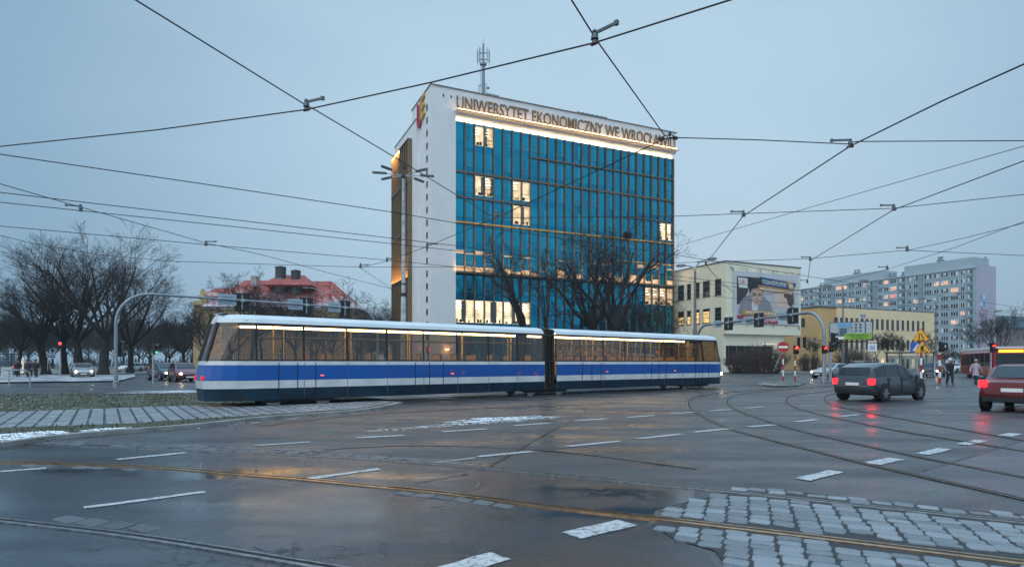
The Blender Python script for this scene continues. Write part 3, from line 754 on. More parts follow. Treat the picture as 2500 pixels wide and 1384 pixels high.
strip_light('side_strip_lamp', -.72, 17.0, 35.5, .45, 4.6, 420, 75, False)
strip_light('front_strip_lamp', (A0+A1)/2, -.05, 14.66, A1-A0, .4, 1500, 80)
SIDE = Matrix(((0,0,-1,0),(-1,0,0,0),(0,1,0,0),(0,0,0,1)))     # upright, read from -x
mb = MB(); text_into(mb, 'U', 5.4, .25, Matrix.Translation((-.2,6.15,36.3)) @ SIDE, width=1.9); mb.build('emblem_letter', mat('emblem_red', (.40,.02,.05), .5), uni)
mb = MB(); text_into(mb, 'E', 4.4, .25, Matrix.Translation((-.2,4.1,36.9)) @ SIDE @ Matrix.Shear('XY', 4, (0,0)), width=1.5)
for v_ in mb.v: v_.z += (4.1-v_.y)*.35
mb.build('emblem_letter', mat('emblem_yellow', (.65,.42,.03), .5), uni)
mb = MB()
for (x, z) in ((1.75,39.2),(2.9,39.2)): mb.box((x,-.12,z),(x+.16,-.0,z+.35))
mb.build('wall_fixing', M_dark, uni)
# entrance canopy ledge at the base of the pier and small roof housings
a = loc_a(1203, 5); mb = MB(); mb.box((a-1.2,4.6,37.3),(a+.9,6.6,43.2)); mb.build('roof_housing', M_grey, uni)
a0, a1 = loc_a(1402, 8), loc_a(1482, 8); mb = MB()
mb.prism([(a0,8),(a0+.6,7.6),(a1-.4,7.6),(a1,8),(a1,11),(a0,11)], 37.3, 44.6); mb.build('plant_room', mat('plant_glass', (.16,.32,.38), .25, .5), uni)
mb = MB()
for k in range(7):
    x = a0+.6+(a1-a0-1)*k/6; mb.box((x-.05,7.52,37.4),(x+.05,7.6,44.65))
mb.build('plant_room_post', M_dark, uni)
# warm wall lamp at the foot of the white pier
mb = MB(); mb.box((2.0,-.55,3.3),(2.5,-.35,3.45)); mb.build('wall_lamp', glow('wall_lamp', (1,.55,.25), 30), uni)

# antenna mast on the roof
pm = P(1180, 885, 95.0)
mast = thing('antenna_mast', 'tall grey telecom mast with panel antennas on the university roof', 'antenna mast', (pm.x, pm.y, 40.7))
zt = lambda v: 1.5+(885-v)/F*95-40.7
M_mast = mat('mast_steel', (.19,.24,.28), .5, .4)
mb = MB(); mb.tube([(0,0,-3.3),(0,0,zt(157)),(0,0,zt(157)+.05),(0,0,zt(108))], [.27,.25,.17,.15], 10); mb.cyl((0,0,zt(108)), (.1,0,zt(92)), .025, 5); mb.cyl((0,0,zt(160)), (0,0,zt(155)), .5, 8); mb.build('pole', M_mast, mast)
mb = MB()
for k in range(34): mb.box((-.52,-.02,-.1+k*.31),(-.2,.02,-.05+k*.31))
mb.cyl((-.5,0,-1),(-.5,0,10.4), .02, 5); mb.build('ladder', M_mast, mast)
for (dx, dy) in ((-.62,-.2),(-.95,.3),(.62,-.2),(.95,.2)):
    mb = MB(); mb.obox(Matrix.Translation((dx,dy,(zt(124)+zt(150))/2)), (.16,.22,1.75)); mb.cyl((dx*.92,dy*.9,zt(158)),(dx*.92,dy*.9,zt(116)), .05, 6)
    for v in (130,146): mb.cyl((0,0,zt(v)),(dx,dy,zt(v)), .045, 6)
    mb.build('panel_antenna', mat('antenna_grey', (.30,.36,.40), .5), mast)
mb = MB(); mb.cyl((-.7,0,-2.5),(-.7,0,zt(209)), .07, 6); mb.cyl((-.7,0,zt(210)),(0,0,zt(208)), .05, 6); mb.cyl((.42,0,-2.5),(.42,0,zt(203)), .07, 6); mb.sphere((.75,-.1,zt(216)), .22); mb.build('bracket', M_mast, mast)

# ================================================================ cream annexe with banner
CA = P(1772, 885, 95.0); CA.z = 0
M_cream = mat('cream_render', (.80,.77,.61), .8, var=.08, scale=.4, bump=.05)
M_creamg = mat('cream_soffit', (.42,.42,.36), .8)
ann = thing('annexe_building', 'low cream university annexe with square windows and overhanging upper floors', 'building', CA, TH)
AL = along(CA, E1, 1955); BL = 24.0
mb = MB(); mb.box((0,0,6.05),(AL,BL,17.4)); mb.box((-.02,0.6,0),(AL-3.2,BL,6.05)); mb.build('wall', M_cream, ann)
mb = MB(); mb.box((-.12,-.12,17.4),(AL+.12,BL,17.55)); mb.build('parapet_cap', mat('zinc_cap', (.13,.14,.15), .5, .3), ann)
mb = MB(); mb.box((.6,.5,1.2),(AL-6,.585,4.2), 0)
for k in range(6): mb.box((1+k*1.7,.44,1.2),(1.1+k*1.7,.499,4.2), 1)
mb.build('ground_floor_window', [M_pane, M_bronze], ann)
mb = MB(); mb.box((AL-8.5,.40,4.5),(AL-5.2,.46,4.58)); mb.build('soffit_light', glow('annexe_tube', (1,.9,.75), 1.3), ann)
def zat(v, u, C=CA, e=E2):
    t = along(C, e, u); return 1.5+(885-v)/F*(C.y+t*e.y)
M_annlit = lit_room('annexe_lit', (1,.66,.22), 1.0, 1.2)
for (ua, ub) in ((1656,1670),(1678,1687),(1695,1708),(1716.6,1733),(1746,1761)):
    tb, ta = along(CA, E2, ua), along(CA, E2, ub)
    for row_ in (0, 1):
        z1 = zat(683 if row_ == 0 else 752, 1750); z0 = z1-(2.45 if row_ == 0 else 2.2)
        lit = row_ == 1 and ub < 1740
        mb = MB(); mb.box((-.012,ta,z0),(.05,tb,z1), 0)
        if lit: mb.box((-.02,ta+.04,z0),(-.011,tb-.04,z0+(z1-z0)*(.55 if ub < 1700 else .82)), 2)
        mb.box((-.06,ta-.06,z1),(.01,tb+.06,z1+.08), 1); mb.box((-.12,ta-.1,z0-.1),(.01,tb+.1,z0), 1)
        mb.box((-.05,ta,z0),(.0,ta+.08,z1), 1); mb.box((-.05,tb-.08,z0),(.0,tb,z1), 1)
        for k in (1, 2): zz = z0+(z1-z0)*k/3; mb.box((-.05,ta+.08,zz-.04),(.0,tb-.08,zz+.04), 1)
        mb.build('window', [M_pane, M_bronze, M_annlit], ann)
mb = MB()
for k in range(4): mb.cyl((3+k*3.6,-.12,16.6),(3.25+k*3.6,-.5,16.5), .05, 6); mb.sphere((3.3+k*3.6,-.55,16.4), .13)
mb.build('spotlight', M_galv, ann)

# banner hung on the annexe
b0, b1 = along(CA, E1, 1789), along(CA, E1, 1948)
ban = thing('advertising_banner', 'huge stretched banner of two people with white lettering on the cream wall', 'banner', CA+E1*b0+E2*(-.18)+Vector((0,0,7.75)), TH)
BWd, BHt = b1-b0, 8.3
M_canv = mat('banner_canvas', (.55,.58,.63), .6, var=.08, scale=.3)
mb = MB(); mb.box((0,0,0),(BWd,.04,BHt)); mb.build('canvas', M_canv, ban)
def flat(name, col, polys, d, rough=.6):
    mb = MB()
    for pl in polys: mb.prism([(x*BWd, y*BHt) for x, y in pl], 0, .012, 0, Matrix.Translation((0,-d,0)) @ FACE_FRONT)
    return mb.build(name, mat('print_'+name+'_%d' % int(d*1000), col, rough, var=.12, scale=.9), ban)
def ell(cx, cy, rx, ry, n=20, a0=0, a1=6.2832): return [(cx+rx*math.cos(a0+(a1-a0)*i/n), cy+ry*math.sin(a0+(a1-a0)*i/n)) for i in range(n)]
flat('photo_field', (.50,.50,.53), [[(.045,.09),(.945,.09),(.945,.90),(.045,.90)]], .018)
flat('photo_shade', (.05,.045,.05), [[(.045,.35),(.13,.40),(.20,.60),(.26,.90),(.045,.90)], [(.20,.80),(.40,.78),(.40,.90),(.20,.90)]], .032)
flat('suit', (.25,.25,.27), [[(.06,.18),(.10,.42),(.16,.52),(.27,.56),(.45,.54),(.55,.40),(.60,.18)]], .046)
flat('shirt', (.6,.62,.66), [[(.27,.20),(.26,.40),(.30,.48),(.36,.36),(.34,.20)]], .060)
flat('ear', (.45,.30,.24), [ell(.235,.60,.018,.045), ell(.425,.59,.016,.04)], .060)
flat('face', (.52,.36,.29), [[(.25,.68),(.245,.55),(.275,.42),(.32,.345),(.35,.345),(.395,.43),(.42,.56),(.42,.68),(.34,.74)]], .074)
flat('hair', (.02,.018,.018), [[(.225,.62),(.22,.74),(.26,.83),(.34,.855),(.41,.82),(.44,.72),(.43,.61),(.41,.68),(.34,.695),(.26,.67),(.245,.60)]], .088)
flat('brow', (.06,.04,.035), [[(.265,.585),(.325,.572),(.325,.588),(.268,.602)],[(.35,.572),(.405,.59),(.402,.605),(.352,.588)], ell(.298,.555,.022,.012), ell(.378,.556,.022,.012), [(.325,.50),(.35,.50),(.345,.485),(.33,.485)], [(.31,.42),(.365,.425),(.36,.412),(.315,.408)]], .090)
flat('neighbour', (.66,.50,.44), [[(.63,.60),(.60,.53),(.615,.50),(.60,.46),(.625,.43),(.62,.38),(.70,.33),(.78,.36),(.80,.22),(.92,.24),(.90,.60),(.80,.68),(.68,.68)]], .050)
flat('neighbour_hair', (.10,.06,.045), [[(.77,.68),(.75,.56),(.80,.52),(.82,.40),(.88,.36),(.92,.46),(.90,.66),(.85,.72)]], .064)
flat('title_bar', (.035,.075,.17), [[(.375,.92),(.95,.84),(.905,.70),(.43,.76)]], .094)
flat('title_tab', (.50,.29,.10), [[(.79,.865),(.885,.85),(.925,.715),(.84,.72)], [(.345,.755),(.90,.70),(.885,.61),(.38,.655)], [(.13,.26),(.65,.245),(.665,.16),(.115,.165)], [(.155,.10),(.26,.10),(.225,.03),(.17,.03)]], .100)
flat('course_bar', (.36,.02,.05), [[(.045,.155),(.62,.155),(.665,.02),(.22,.02),(.18,.09),(.05,.09)]], .106)
flat('stamp', (.07,.13,.26), [ell(.875,.20,.085,.17)], .112)
flat('logo_card', (.66,.68,.68), [[(.055,.875),(.195,.865),(.195,.67),(.07,.675)]], .112)
def btext(name, s, x, y, size, wid, m, d, slope=-.055):
    mb = MB(); text_into(mb, s, size, .012, Matrix.Translation((x*BWd,-d,y*BHt)) @ FACE_FRONT @ Matrix(((1,0,0,0),(slope,1,0,0),(0,0,1,0),(0,0,0,1))), width=wid*BWd)
    mb.build(name, m, ban)
btext('lettering', 'STUDIA', .42, .79, .95, .125, M_wsign, .110); btext('lettering', 'PODYPLOMOWE', .555, .775, 1.0, .235, M_wsign, .110); btext('lettering', '80', .835, .745, .9, .06, M_wsign, .116)
btext('lettering', 'www.podyplomowe.ue.wroc.pl', .385, .672, .72, .49, M_wsign, .116, -.06)
btext('lettering', 'www.szkolenia.ue.wroc.pl', .17, .195, .72, .46, M_wsign, .116, 0)
btext('lettering', 'SZKOLENIA', .275, .045, 1.1, .345, M_wsign, .120, 0); btext('lettering', 'KURSY', .175, .055, .4, .07, M_wsign, .118, 0)
btext('lettering', '9', .85, .22, .9, .035, M_wsign, .126, 0)
btext('logo', 'U', .085, .76, 1.0, .04, mat('emblem_red', (.4,.02,.05), .5), .126, 0); btext('logo', 'E', .13, .76, .9, .035, mat('logo_orange', (.55,.10,.05), .5), .126, .1)
mb = MB()
for k in range(6):
    x = BWd*k/5; mb.cyl((x,0,BHt),(x,.12,BHt+.6), .03, 5); mb.cyl((x,0,0),(x,.12,-.5), .03, 5)
mb.cyl((-.6,.1,BHt+.6),(0,0,BHt), .05, 5); mb.cyl((BWd+.3,.1,-.8),(BWd,0,0), .05, 5); mb.build('tie', M_dark, ban)

# ================================================================ ochre building
CB = P(2005, 885, 120.0); CB.z = 0
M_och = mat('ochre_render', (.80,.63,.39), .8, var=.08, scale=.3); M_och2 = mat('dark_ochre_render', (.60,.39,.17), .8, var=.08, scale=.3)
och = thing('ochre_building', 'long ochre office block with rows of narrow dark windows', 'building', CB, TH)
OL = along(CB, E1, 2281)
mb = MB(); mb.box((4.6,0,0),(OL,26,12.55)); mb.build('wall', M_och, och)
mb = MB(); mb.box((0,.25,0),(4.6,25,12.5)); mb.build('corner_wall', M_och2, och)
mb = MB(); mb.box((-.15,.05,12.55),(OL+.15,26.1,12.8)); mb.build('roof_edge', mat('zinc_cap', (.13,.14,.15), .5, .3), och)
for row_, (va, vb) in enumerate(((778,803),(827,852),(876,900))):
    for k in range(18):
        u = 2042+(2254-2042)*k/17; t = along(CB, E1, u); Y = CB.y+t*E1.y
        z1 = 1.5+(885-va)/F*(CB.y+14*E1.y)-.0; z0 = 1.5+(885-vb)/F*(CB.y+14*E1.y)
        if row_ == 2 and k % 3 == 0: mt = M_warm
        else: mt = M_pane
        mb = MB(); mb.box((t-.42,-.015,max(.3,z0)),(t+.42,.05,z1), 0); mb.box((t-.5,-.05,max(.2,z0-.12)),(t+.5,.02,max(.3,z0)), 1)
        mb.box((t-.03,-.03,max(.3,z0)),(t+.03,-.014,z1), 1)
        mb.build('window', [mt, M_frame], och)
for (u, va, vb) in ((1961,782,803),(1950,826,850),(1964,826,850)):
    t = along(CB, E2, u); z1 = 1.5+(885-va)/F*130; z0 = 1.5+(885-vb)/F*130
    mb = MB(); mb.box((-.03,t-.4,z0),(.02,t+.4,z1)); mb.build('window', M_pane, och)

# ================================================================ long slab of flats
CF = P(2384, 885, 202.0); CF.z = 0
M_flat = mat('panel_wall', (.30,.40,.45), .85, var=.12, scale=.25); M_flatend = mat('lilac_gable', (.42,.40,.50), .85, var=.06, scale=.2)
fl = thing('apartment_block', 'long grey blue slab block of flats with some lit windows', 'building', CF, TH)
FL_, FD = 92.0, along(CF, E1, 2430); FT = 33.2; NR = 12; FH = FT/NR
mb = MB(); mb.box((.02,0.02,0),(FD,FL_,FT)); mb.build('wall', M_flat, fl)
mb = MB(); mb.box((0,-.15,0),(FD+.1,.02,FT+1.0)); mb.build('gable_wall', M_flatend, fl)
mb = MB(); mb.box((-.35,.02,FT),(FD+.2,FL_+.2,FT+.35)); mb.build('roof_edge', mat('roof_snow', (.40,.46,.50), .7), fl)
def bt(u): return along(CF, E2, u)
for (ua, ub, h_) in ((2203,2372,3.6),(2008,2150,3.4)):
    mb = MB(); mb.box((1.2,bt(ub),FT+.35),(FD-1,bt(ua),FT+.35+h_)); mb.build('penthouse', mat('penthouse_grey', (.34,.42,.46), .8), fl)
for u in (2280,2286,2160,2170,2076,2084,2000,2192,1992):
    t = bt(u); zb = FT+.35+(3.6 if 2203 < u < 2372 else (3.4 if 2008 < u < 2150 else 0))
    mb = MB(); mb.box((2.5,t-.55,zb),(3.8,t+.55,zb+1.0)); mb.cyl((3.1,t,zb+1.0),(3.1,t,zb+1.7), .28, 8); mb.cyl((3.1,t,zb+1.7),(3.1,t,zb+1.95), .55, 8); mb.build('chimney', mat('chimney_grey', (.20,.25,.28), .8), fl)
mb = MB(); mb.box((FD-3,1.0,FT+.3),(FD-1.2,3,FT+1.5)); mb.cyl((FD-2,2,FT+1.5),(FD-2,2,FT+4.6), .35, 8); mb.build('chimney', mat('chimney_grey', (.2,.25,.28), .8), fl)
mb = MB(); 
for (y0,z0,y1,z1,mi) in ((2.0,22.6,3.1,24.2,0),(3.1,22.9,4.6,24.3,1),(2.0,20.6,3.2,22.2,1),(3.2,20.4,4.6,22.2,0)): mb.box((y0,-.2,z0),(y1,-.151,z1), mi)
mb.build('gable_poster', [mat('poster_blue', (.05,.35,.6), .6), mat('poster_white', (.6,.65,.7), .6)], fl)
M_fw = mat('flat_frame', (.62,.66,.68), .6); M_litA = lit_room('flat_lit', (1,.52,.28), 1.0, .8); M_litB = lit_room('flat_lit_pink', (1,.25,.20), .9, .8); M_loggia = mat('loggia_dark', (.06,.10,.11), .7)
cols = []; t = 1.2; k = 0
pat = [('n',1.6),('w',1.3),('w',2.4),('w',2.4),('w',1.6),('w',2.6),('p',1.0),('w',1.6),('w',1.6),('l',2.4),('w',2.4),('w',1.6),('w',1.6),('p',1.2)]
while t < FL_-3: 
    ty, wd = pat[k % len(pat)]; cols.append((t, ty, wd)); t += wd+(.75 if ty != 'p' else .4); k += 1
cells = []
for (t, ty, wd) in cols:
    if ty == 'p': continue
    for r in range(NR): cells.append((t, ty, wd, r))
def flat_window(mb, t, ty, wd, r, lit):
    z0 = r*FH+.95; z1 = z0+1.35
    if ty in 'ln':
        z0 = r*FH+.35; z1 = r*FH+2.45
        mb.box((-.02,t,z0),(.05,t+wd,z1), 3); mb.box((-.35,t-.05,z0-.2),(-.28,t+wd+.05,z0+.75), 4); mb.box((-.06,t+wd*.5,z0+.7),(-.021,t+wd*.9,z1-.1), 1)
        mb.box((-.28,t-.05,z0-.2),(.02,t+wd+.05,z0-.1), 4)
    else:
        mb.box((-.02,t,z0),(.05,t+wd,z1), 2 if lit == 1 else (5 if lit == 2 else 0))
        n = 3 if wd > 2 else 2
        for j in range(n+1): x = t+wd*j/n; mb.box((-.06,x-.07,z0),(-.021,x+.07,z1), 1)
        mb.box((-.10,t-.08,z0-.12),(-.021,t+wd+.08,z0), 1)
        if rnd.random() < .45: q = t+wd*rnd.randrange(n)/n; mb.box((-.045,q,z0+rnd.choice((0,.5))),(-.03,q+wd/n,z1), 1)
fmats = [M_pane, M_fw, M_litA, M_loggia, mat('loggia_front', (.24,.33,.36), .8), M_litB]
cells.sort(key=lambda c: (c[0] > 50, -c[3] if c[0] < 60 else 0, c[0]))
vis = [c for c in cells if c[3] >= 6]; rest = [c for c in cells if c[3] < 6]
vis.sort(key=lambda c: c[0])
for c in vis[:100]:
    mb = MB(); q = rnd.random(); flat_window(mb, *c, lit=1 if q < .11 else (2 if q < .13 else 0)); mb.build('window', fmats, fl)
mb = MB()
for c in vis[100:]+rest: q = rnd.random(); flat_window(mb, *c, lit=1 if q < .09 else (2 if q < .11 else 0))
tag(mb.build('windows', fmats, fl), kind='stuff')
mb = MB()
for (t, ty, wd) in cols:
    if ty == 'p': mb.box((-.5,t-.2,0),(-.0,t+wd,FT-.4))
for k in range(1, 4): mb.box((-.12,k*22.5-.15,0),(.02,k*22.5+.15,FT))
mb.build('stair_bay', mat('stair_bay', (.22,.31,.35), .7), fl)

# far roofs at the right edge
fr = P(2446, 885, 230.0); ob = thing('flat_roofed_building', 'distant dark teal roofed building at the right edge behind trees', 'building', (fr.x, fr.y, 0), TH)
mb = MB(); mb.box((0,0,0),(60,20,15)); mb.build('wall', mat('far_brown_wall', (.20,.15,.15), .9), ob)
mb = MB(); mb.box((-1,-1,15),(61,21,19.2)); mb.build('roof', mat('far_teal_roof', (.10,.17,.21), .8), ob)
mb = MB()
for k in range(14): mb.box((2+k*4,-.06,10.5),(4+k*4,.02,12.6))
mb.build('window_band', M_pane, ob)

# ================================================================ old tenement with red roof
YH = 118.0
hp = P(452, 885, YH); hist = thing('red_roofed_school', 'old cream brick school with a snowy red tiled hipped roof', 'building', (hp.x, hp.y, 0), R(6))
def hx(u): return (u-452)/F*YH
def hz_(v): return 1.5+(885-v)/F*YH
M_brickc = mat('cream_brick', (.46,.34,.19), .85, var=.15, scale=1.2)
def tile_mat():
    m, nt, N, L = new_mat('red_tiles'); b = principled(nt)
    tc = N.new('ShaderNodeTexCoord'); br = N.new('ShaderNodeTexBrick'); br.inputs['Scale'].default_value = 1.0
    sx = N.new('ShaderNodeSeparateXYZ'); L.new(tc.outputs['Object'], sx.inputs[0]); cx = N.new('ShaderNodeCombineXYZ'); L.new(sx.outputs['X'], cx.inputs['X']); L.new(sx.outputs['Z'], cx.inputs['Y'])
    L.new(cx.outputs[0], br.inputs['Vector']); br.inputs['Brick Width'].default_value = .55; br.inputs['Row Height'].default_value = .42; br.inputs['Mortar Size'].default_value = .05
    br.inputs['Color1'].default_value = (.33,.055,.042,1); br.inputs['Color2'].default_value = (.42,.08,.06,1); br.inputs['Mortar'].default_value = (.20,.07,.06,1)
    n = N.new('ShaderNodeTexNoise'); n.inputs['Scale'].default_value = .22; n.inputs['Detail'].default_value = 7; n.inputs['Roughness'].default_value = .7; L.new(tc.outputs['Object'], n.inputs['Vector'])
    g = N.new('ShaderNodeMapRange'); g.inputs[1].default_value = 9.0; g.inputs[2].default_value = 17.0; g.inputs[3].default_value = .42; g.inputs[4].default_value = -.06; L.new(sx.outputs['Z'], g.inputs[0])
    a = N.new('ShaderNodeMath'); a.operation = 'ADD'; L.new(n.outputs['Fac'], a.inputs[0]); L.new(g.outputs[0], a.inputs[1])
    r = N.new('ShaderNodeMapRange'); r.inputs[1].default_value = .52; r.inputs[2].default_value = .80; r.inputs[4].default_value = .85; L.new(a.outputs[0], r.inputs[0])
    mx = N.new('ShaderNodeMix'); mx.data_type = 'RGBA'; mx.inputs['B'].default_value = (.62,.60,.64,1); L.new(r.outputs[0], mx.inputs['Factor']); L.new(br.outputs['Color'], mx.inputs['A']); L.new(mx.outputs['Result'], b.inputs['Base Color'])
    b.inputs['Roughness'].default_value = .8
    return m
M_tile = tile_mat()
x0, x1, xe = hx(500), hx(862), hx(470); ze = hz_(748); zr = hz_(669); D = 16.0
mb = MB(); mb.box((x0,0,0),(x1,D,ze)); mb.box((hx(458),2.5,0),(x0,D-1,hz_(730))); mb.build('wall', M_brickc, hist)
def hip(mb, xa, xb, ya, yb, z0, z1, ra, rb, ym):
    A=(xa,ya,z0);B=(xb,ya,z0);C=(xb,yb,z0);E=(xa,yb,z0);Rr=(ra,ym,z1);S_=(rb,ym,z1)
    mb.face([A,B,S_,Rr]);mb.face([B,C,S_]);mb.face([C,E,Rr,S_]);mb.face([E,A,Rr]);mb.face([A,E,C,B])
mb = MB(); hip(mb, x0-.6, x1+.6, -.7, D+.7, ze, zr, hx(560), hx(783), D/2)
hip(mb, hx(630), hx(752), -.2, D, ze+4.5, hz_(655), hx(650), hx(714), D*.45)
hip(mb, hx(468), hx(560), 2, D-1, hz_(720), hz_(690), hx(490), hx(545), D/2); mb.build('roof', M_tile, hist)
mb = MB(); mb.face([(hx(476),1.9,hz_(735)),(hx(494),1.9,hz_(735)),(hx(492),1.9,hz_(706)),(hx(484),1.9,hz_(700)),(hx(478),1.9,hz_(706))]); mb.box((hx(456),1.6,hz_(742)),(hx(520),2.4,hz_(735))); mb.build('gable', M_brickc, hist)
for (u, va, vb, wd) in ((662,641,668,1.05),(700,650,676,.95)):
    cx = hx(u); mb = MB(); z1 = hz_(va); z0 = hz_(vb)-2
    mb.tube([(cx,4.6,z0-1),(cx,4.6,(z0+z1)/2-.2)], wd*1.05, 14, 0); mb.tube([(cx,4.6,(z0+z1)/2-.2),(cx,4.6,z1)], wd, 14, 1); mb.tube([(cx,4.6,z1),(cx,4.6,z1+.12),(cx,4.6,z1+.35)], [wd*1.08,wd*1.08,.2], 14, 1)
    mb.build('roof_ventilator', [mat('zinc_vent', (.22,.25,.27), .5, .4), mat('dark_vent', (.05,.05,.055), .6, .3)], hist, smooth=True)
mb = MB(); mb.box((hx(590),4,hz_(690)),(hx(604),5.5,hz_(664))); mb.build('chimney', M_conc, hist)
def arch(mb, cx, w_, z0, z1, y):
    pts = [(cx-w_/2,z0),(cx+w_/2,z0)]+[(cx+w_/2*math.cos(a),z1-w_/2+w_/2*math.sin(a)) for a in [math.pi*i/10 for i in range(11)]]
    mb.prism(pts, 0, .06, 0, Matrix.Translation((0,y,0)) @ FACE_FRONT)
    mb.box((cx-w_/2,y-.10,z0+(z1-z0)*.5),(cx+w_/2,y-.061,z0+(z1-z0)*.5+.12), 1)
    for k in range(5): xx = cx-w_/2+w_*k/4; mb.box((xx-.06,y-.10,z0),(xx+.06,y-.061,z1-(w_/2 if k in (0,4) else .35 if k in (1,3) else .05)), 1)
    mb.box((cx-w_/2-.1,y-.12,z0-.15),(cx+w_/2+.1,y-.061,z0), 1)
for u in (548,575,632,680,742,790,835):
    mb = MB(); arch(mb, hx(u), 1.9 if u in (632,680) else 1.5, hz_(874), hz_(850), -.02); mb.build('window', [mat('old_pane', (.12,.13,.14), .2), M_wsign], hist)
    mb = MB(); cx = hx(u); mb.box((cx-.7,-.02,hz_(800)),(cx+.7,.05,hz_(775)), 0); mb.box((cx-.06,-.06,hz_(800)),(cx+.06,-.021,hz_(775)), 1); mb.build('window', [M_pane, M_wsign], hist)
mb = MB(); mb.box((x0-.3,-.35,ze-.5),(x1+.3,-.01,ze)); mb.build('cornice', M_conc, hist)

# street front on the other side of the junction: stands off to the right, mirrored in the lower glass of the tower
ob = thing('tenement_building', 'dark brick tenement row mirrored in the low right glass of the tower', 'building', (118,30,0), R(58))
mb = MB(); mb.box((0,0,0),(64,14,17)); mb.build('wall', mat('dark_brick', (.10,.075,.06), .85, var=.3), ob)
mb = MB(); mb.face([(-.5,-.5,17),(64.5,-.5,17),(64.5,7,22.5),(-.5,7,22.5)]); mb.face([(64.5,14.5,17),(-.5,14.5,17),(-.5,7,22.5),(64.5,7,22.5)]); mb.face([(-.5,-.5,17),(-.5,7,22.5),(-.5,14.5,17)]); mb.face([(64.5,-.5,17),(64.5,14.5,17),(64.5,7,22.5)]); mb.build('roof', mat('dark_tiles', (.09,.05,.045), .8), ob)
for r in range(4):
    for k in range(14):
        x = 2+k*4.4; z = 1.5+r*4; mb = MB(); mb.box((x,14.0,z),(x+1.5,14.06,z+2.3), 0); mb.box((x-.12,14.0,z-.15),(x+1.62,14.12,z), 1); mb.build('window', [M_pane, M_wsign], ob)
# ================================================================ trams
M_tblue = mat('tram_blue', (.0,.085,.36), .35, var=.08, scale=.6, coat=.15); M_tdark = mat('tram_skirt', (.004,.030,.058), .4, var=.45, scale=1.6)
M_twhite = mat('tram_white', (.60,.63,.65), .35, var=.16, scale=1.4, coat=.3); M_troof = mat('tram_roof', (.60,.66,.70), .45, var=.1, scale=1.0)
M_glasst = clear_glass('tram_glass', (.60,.49,.39)); M_tint = mat('tram_interior', (.50,.38,.26), .7); M_tfloor = mat('tram_floor', (.08,.08,.085), .7)
M_tceil = mat('tram_ceiling', (.62,.55,.42), .7); M_tstrip = glow('tram_light_strip', (1,.76,.40), 14.0); M_tstrip2 = glow('tram_light_thin', (1,.62,.22), 2.0)
M_seat = mat('seat_fabric', (.05,.06,.12), .8); M_seat2 = mat('seat_shell', (.32,.20,.10), .6); M_pole = mat('yellow_pole', (.55,.40,.05), .4)
M_mark = glow('side_marker', (1,.16,.13), 1.6)
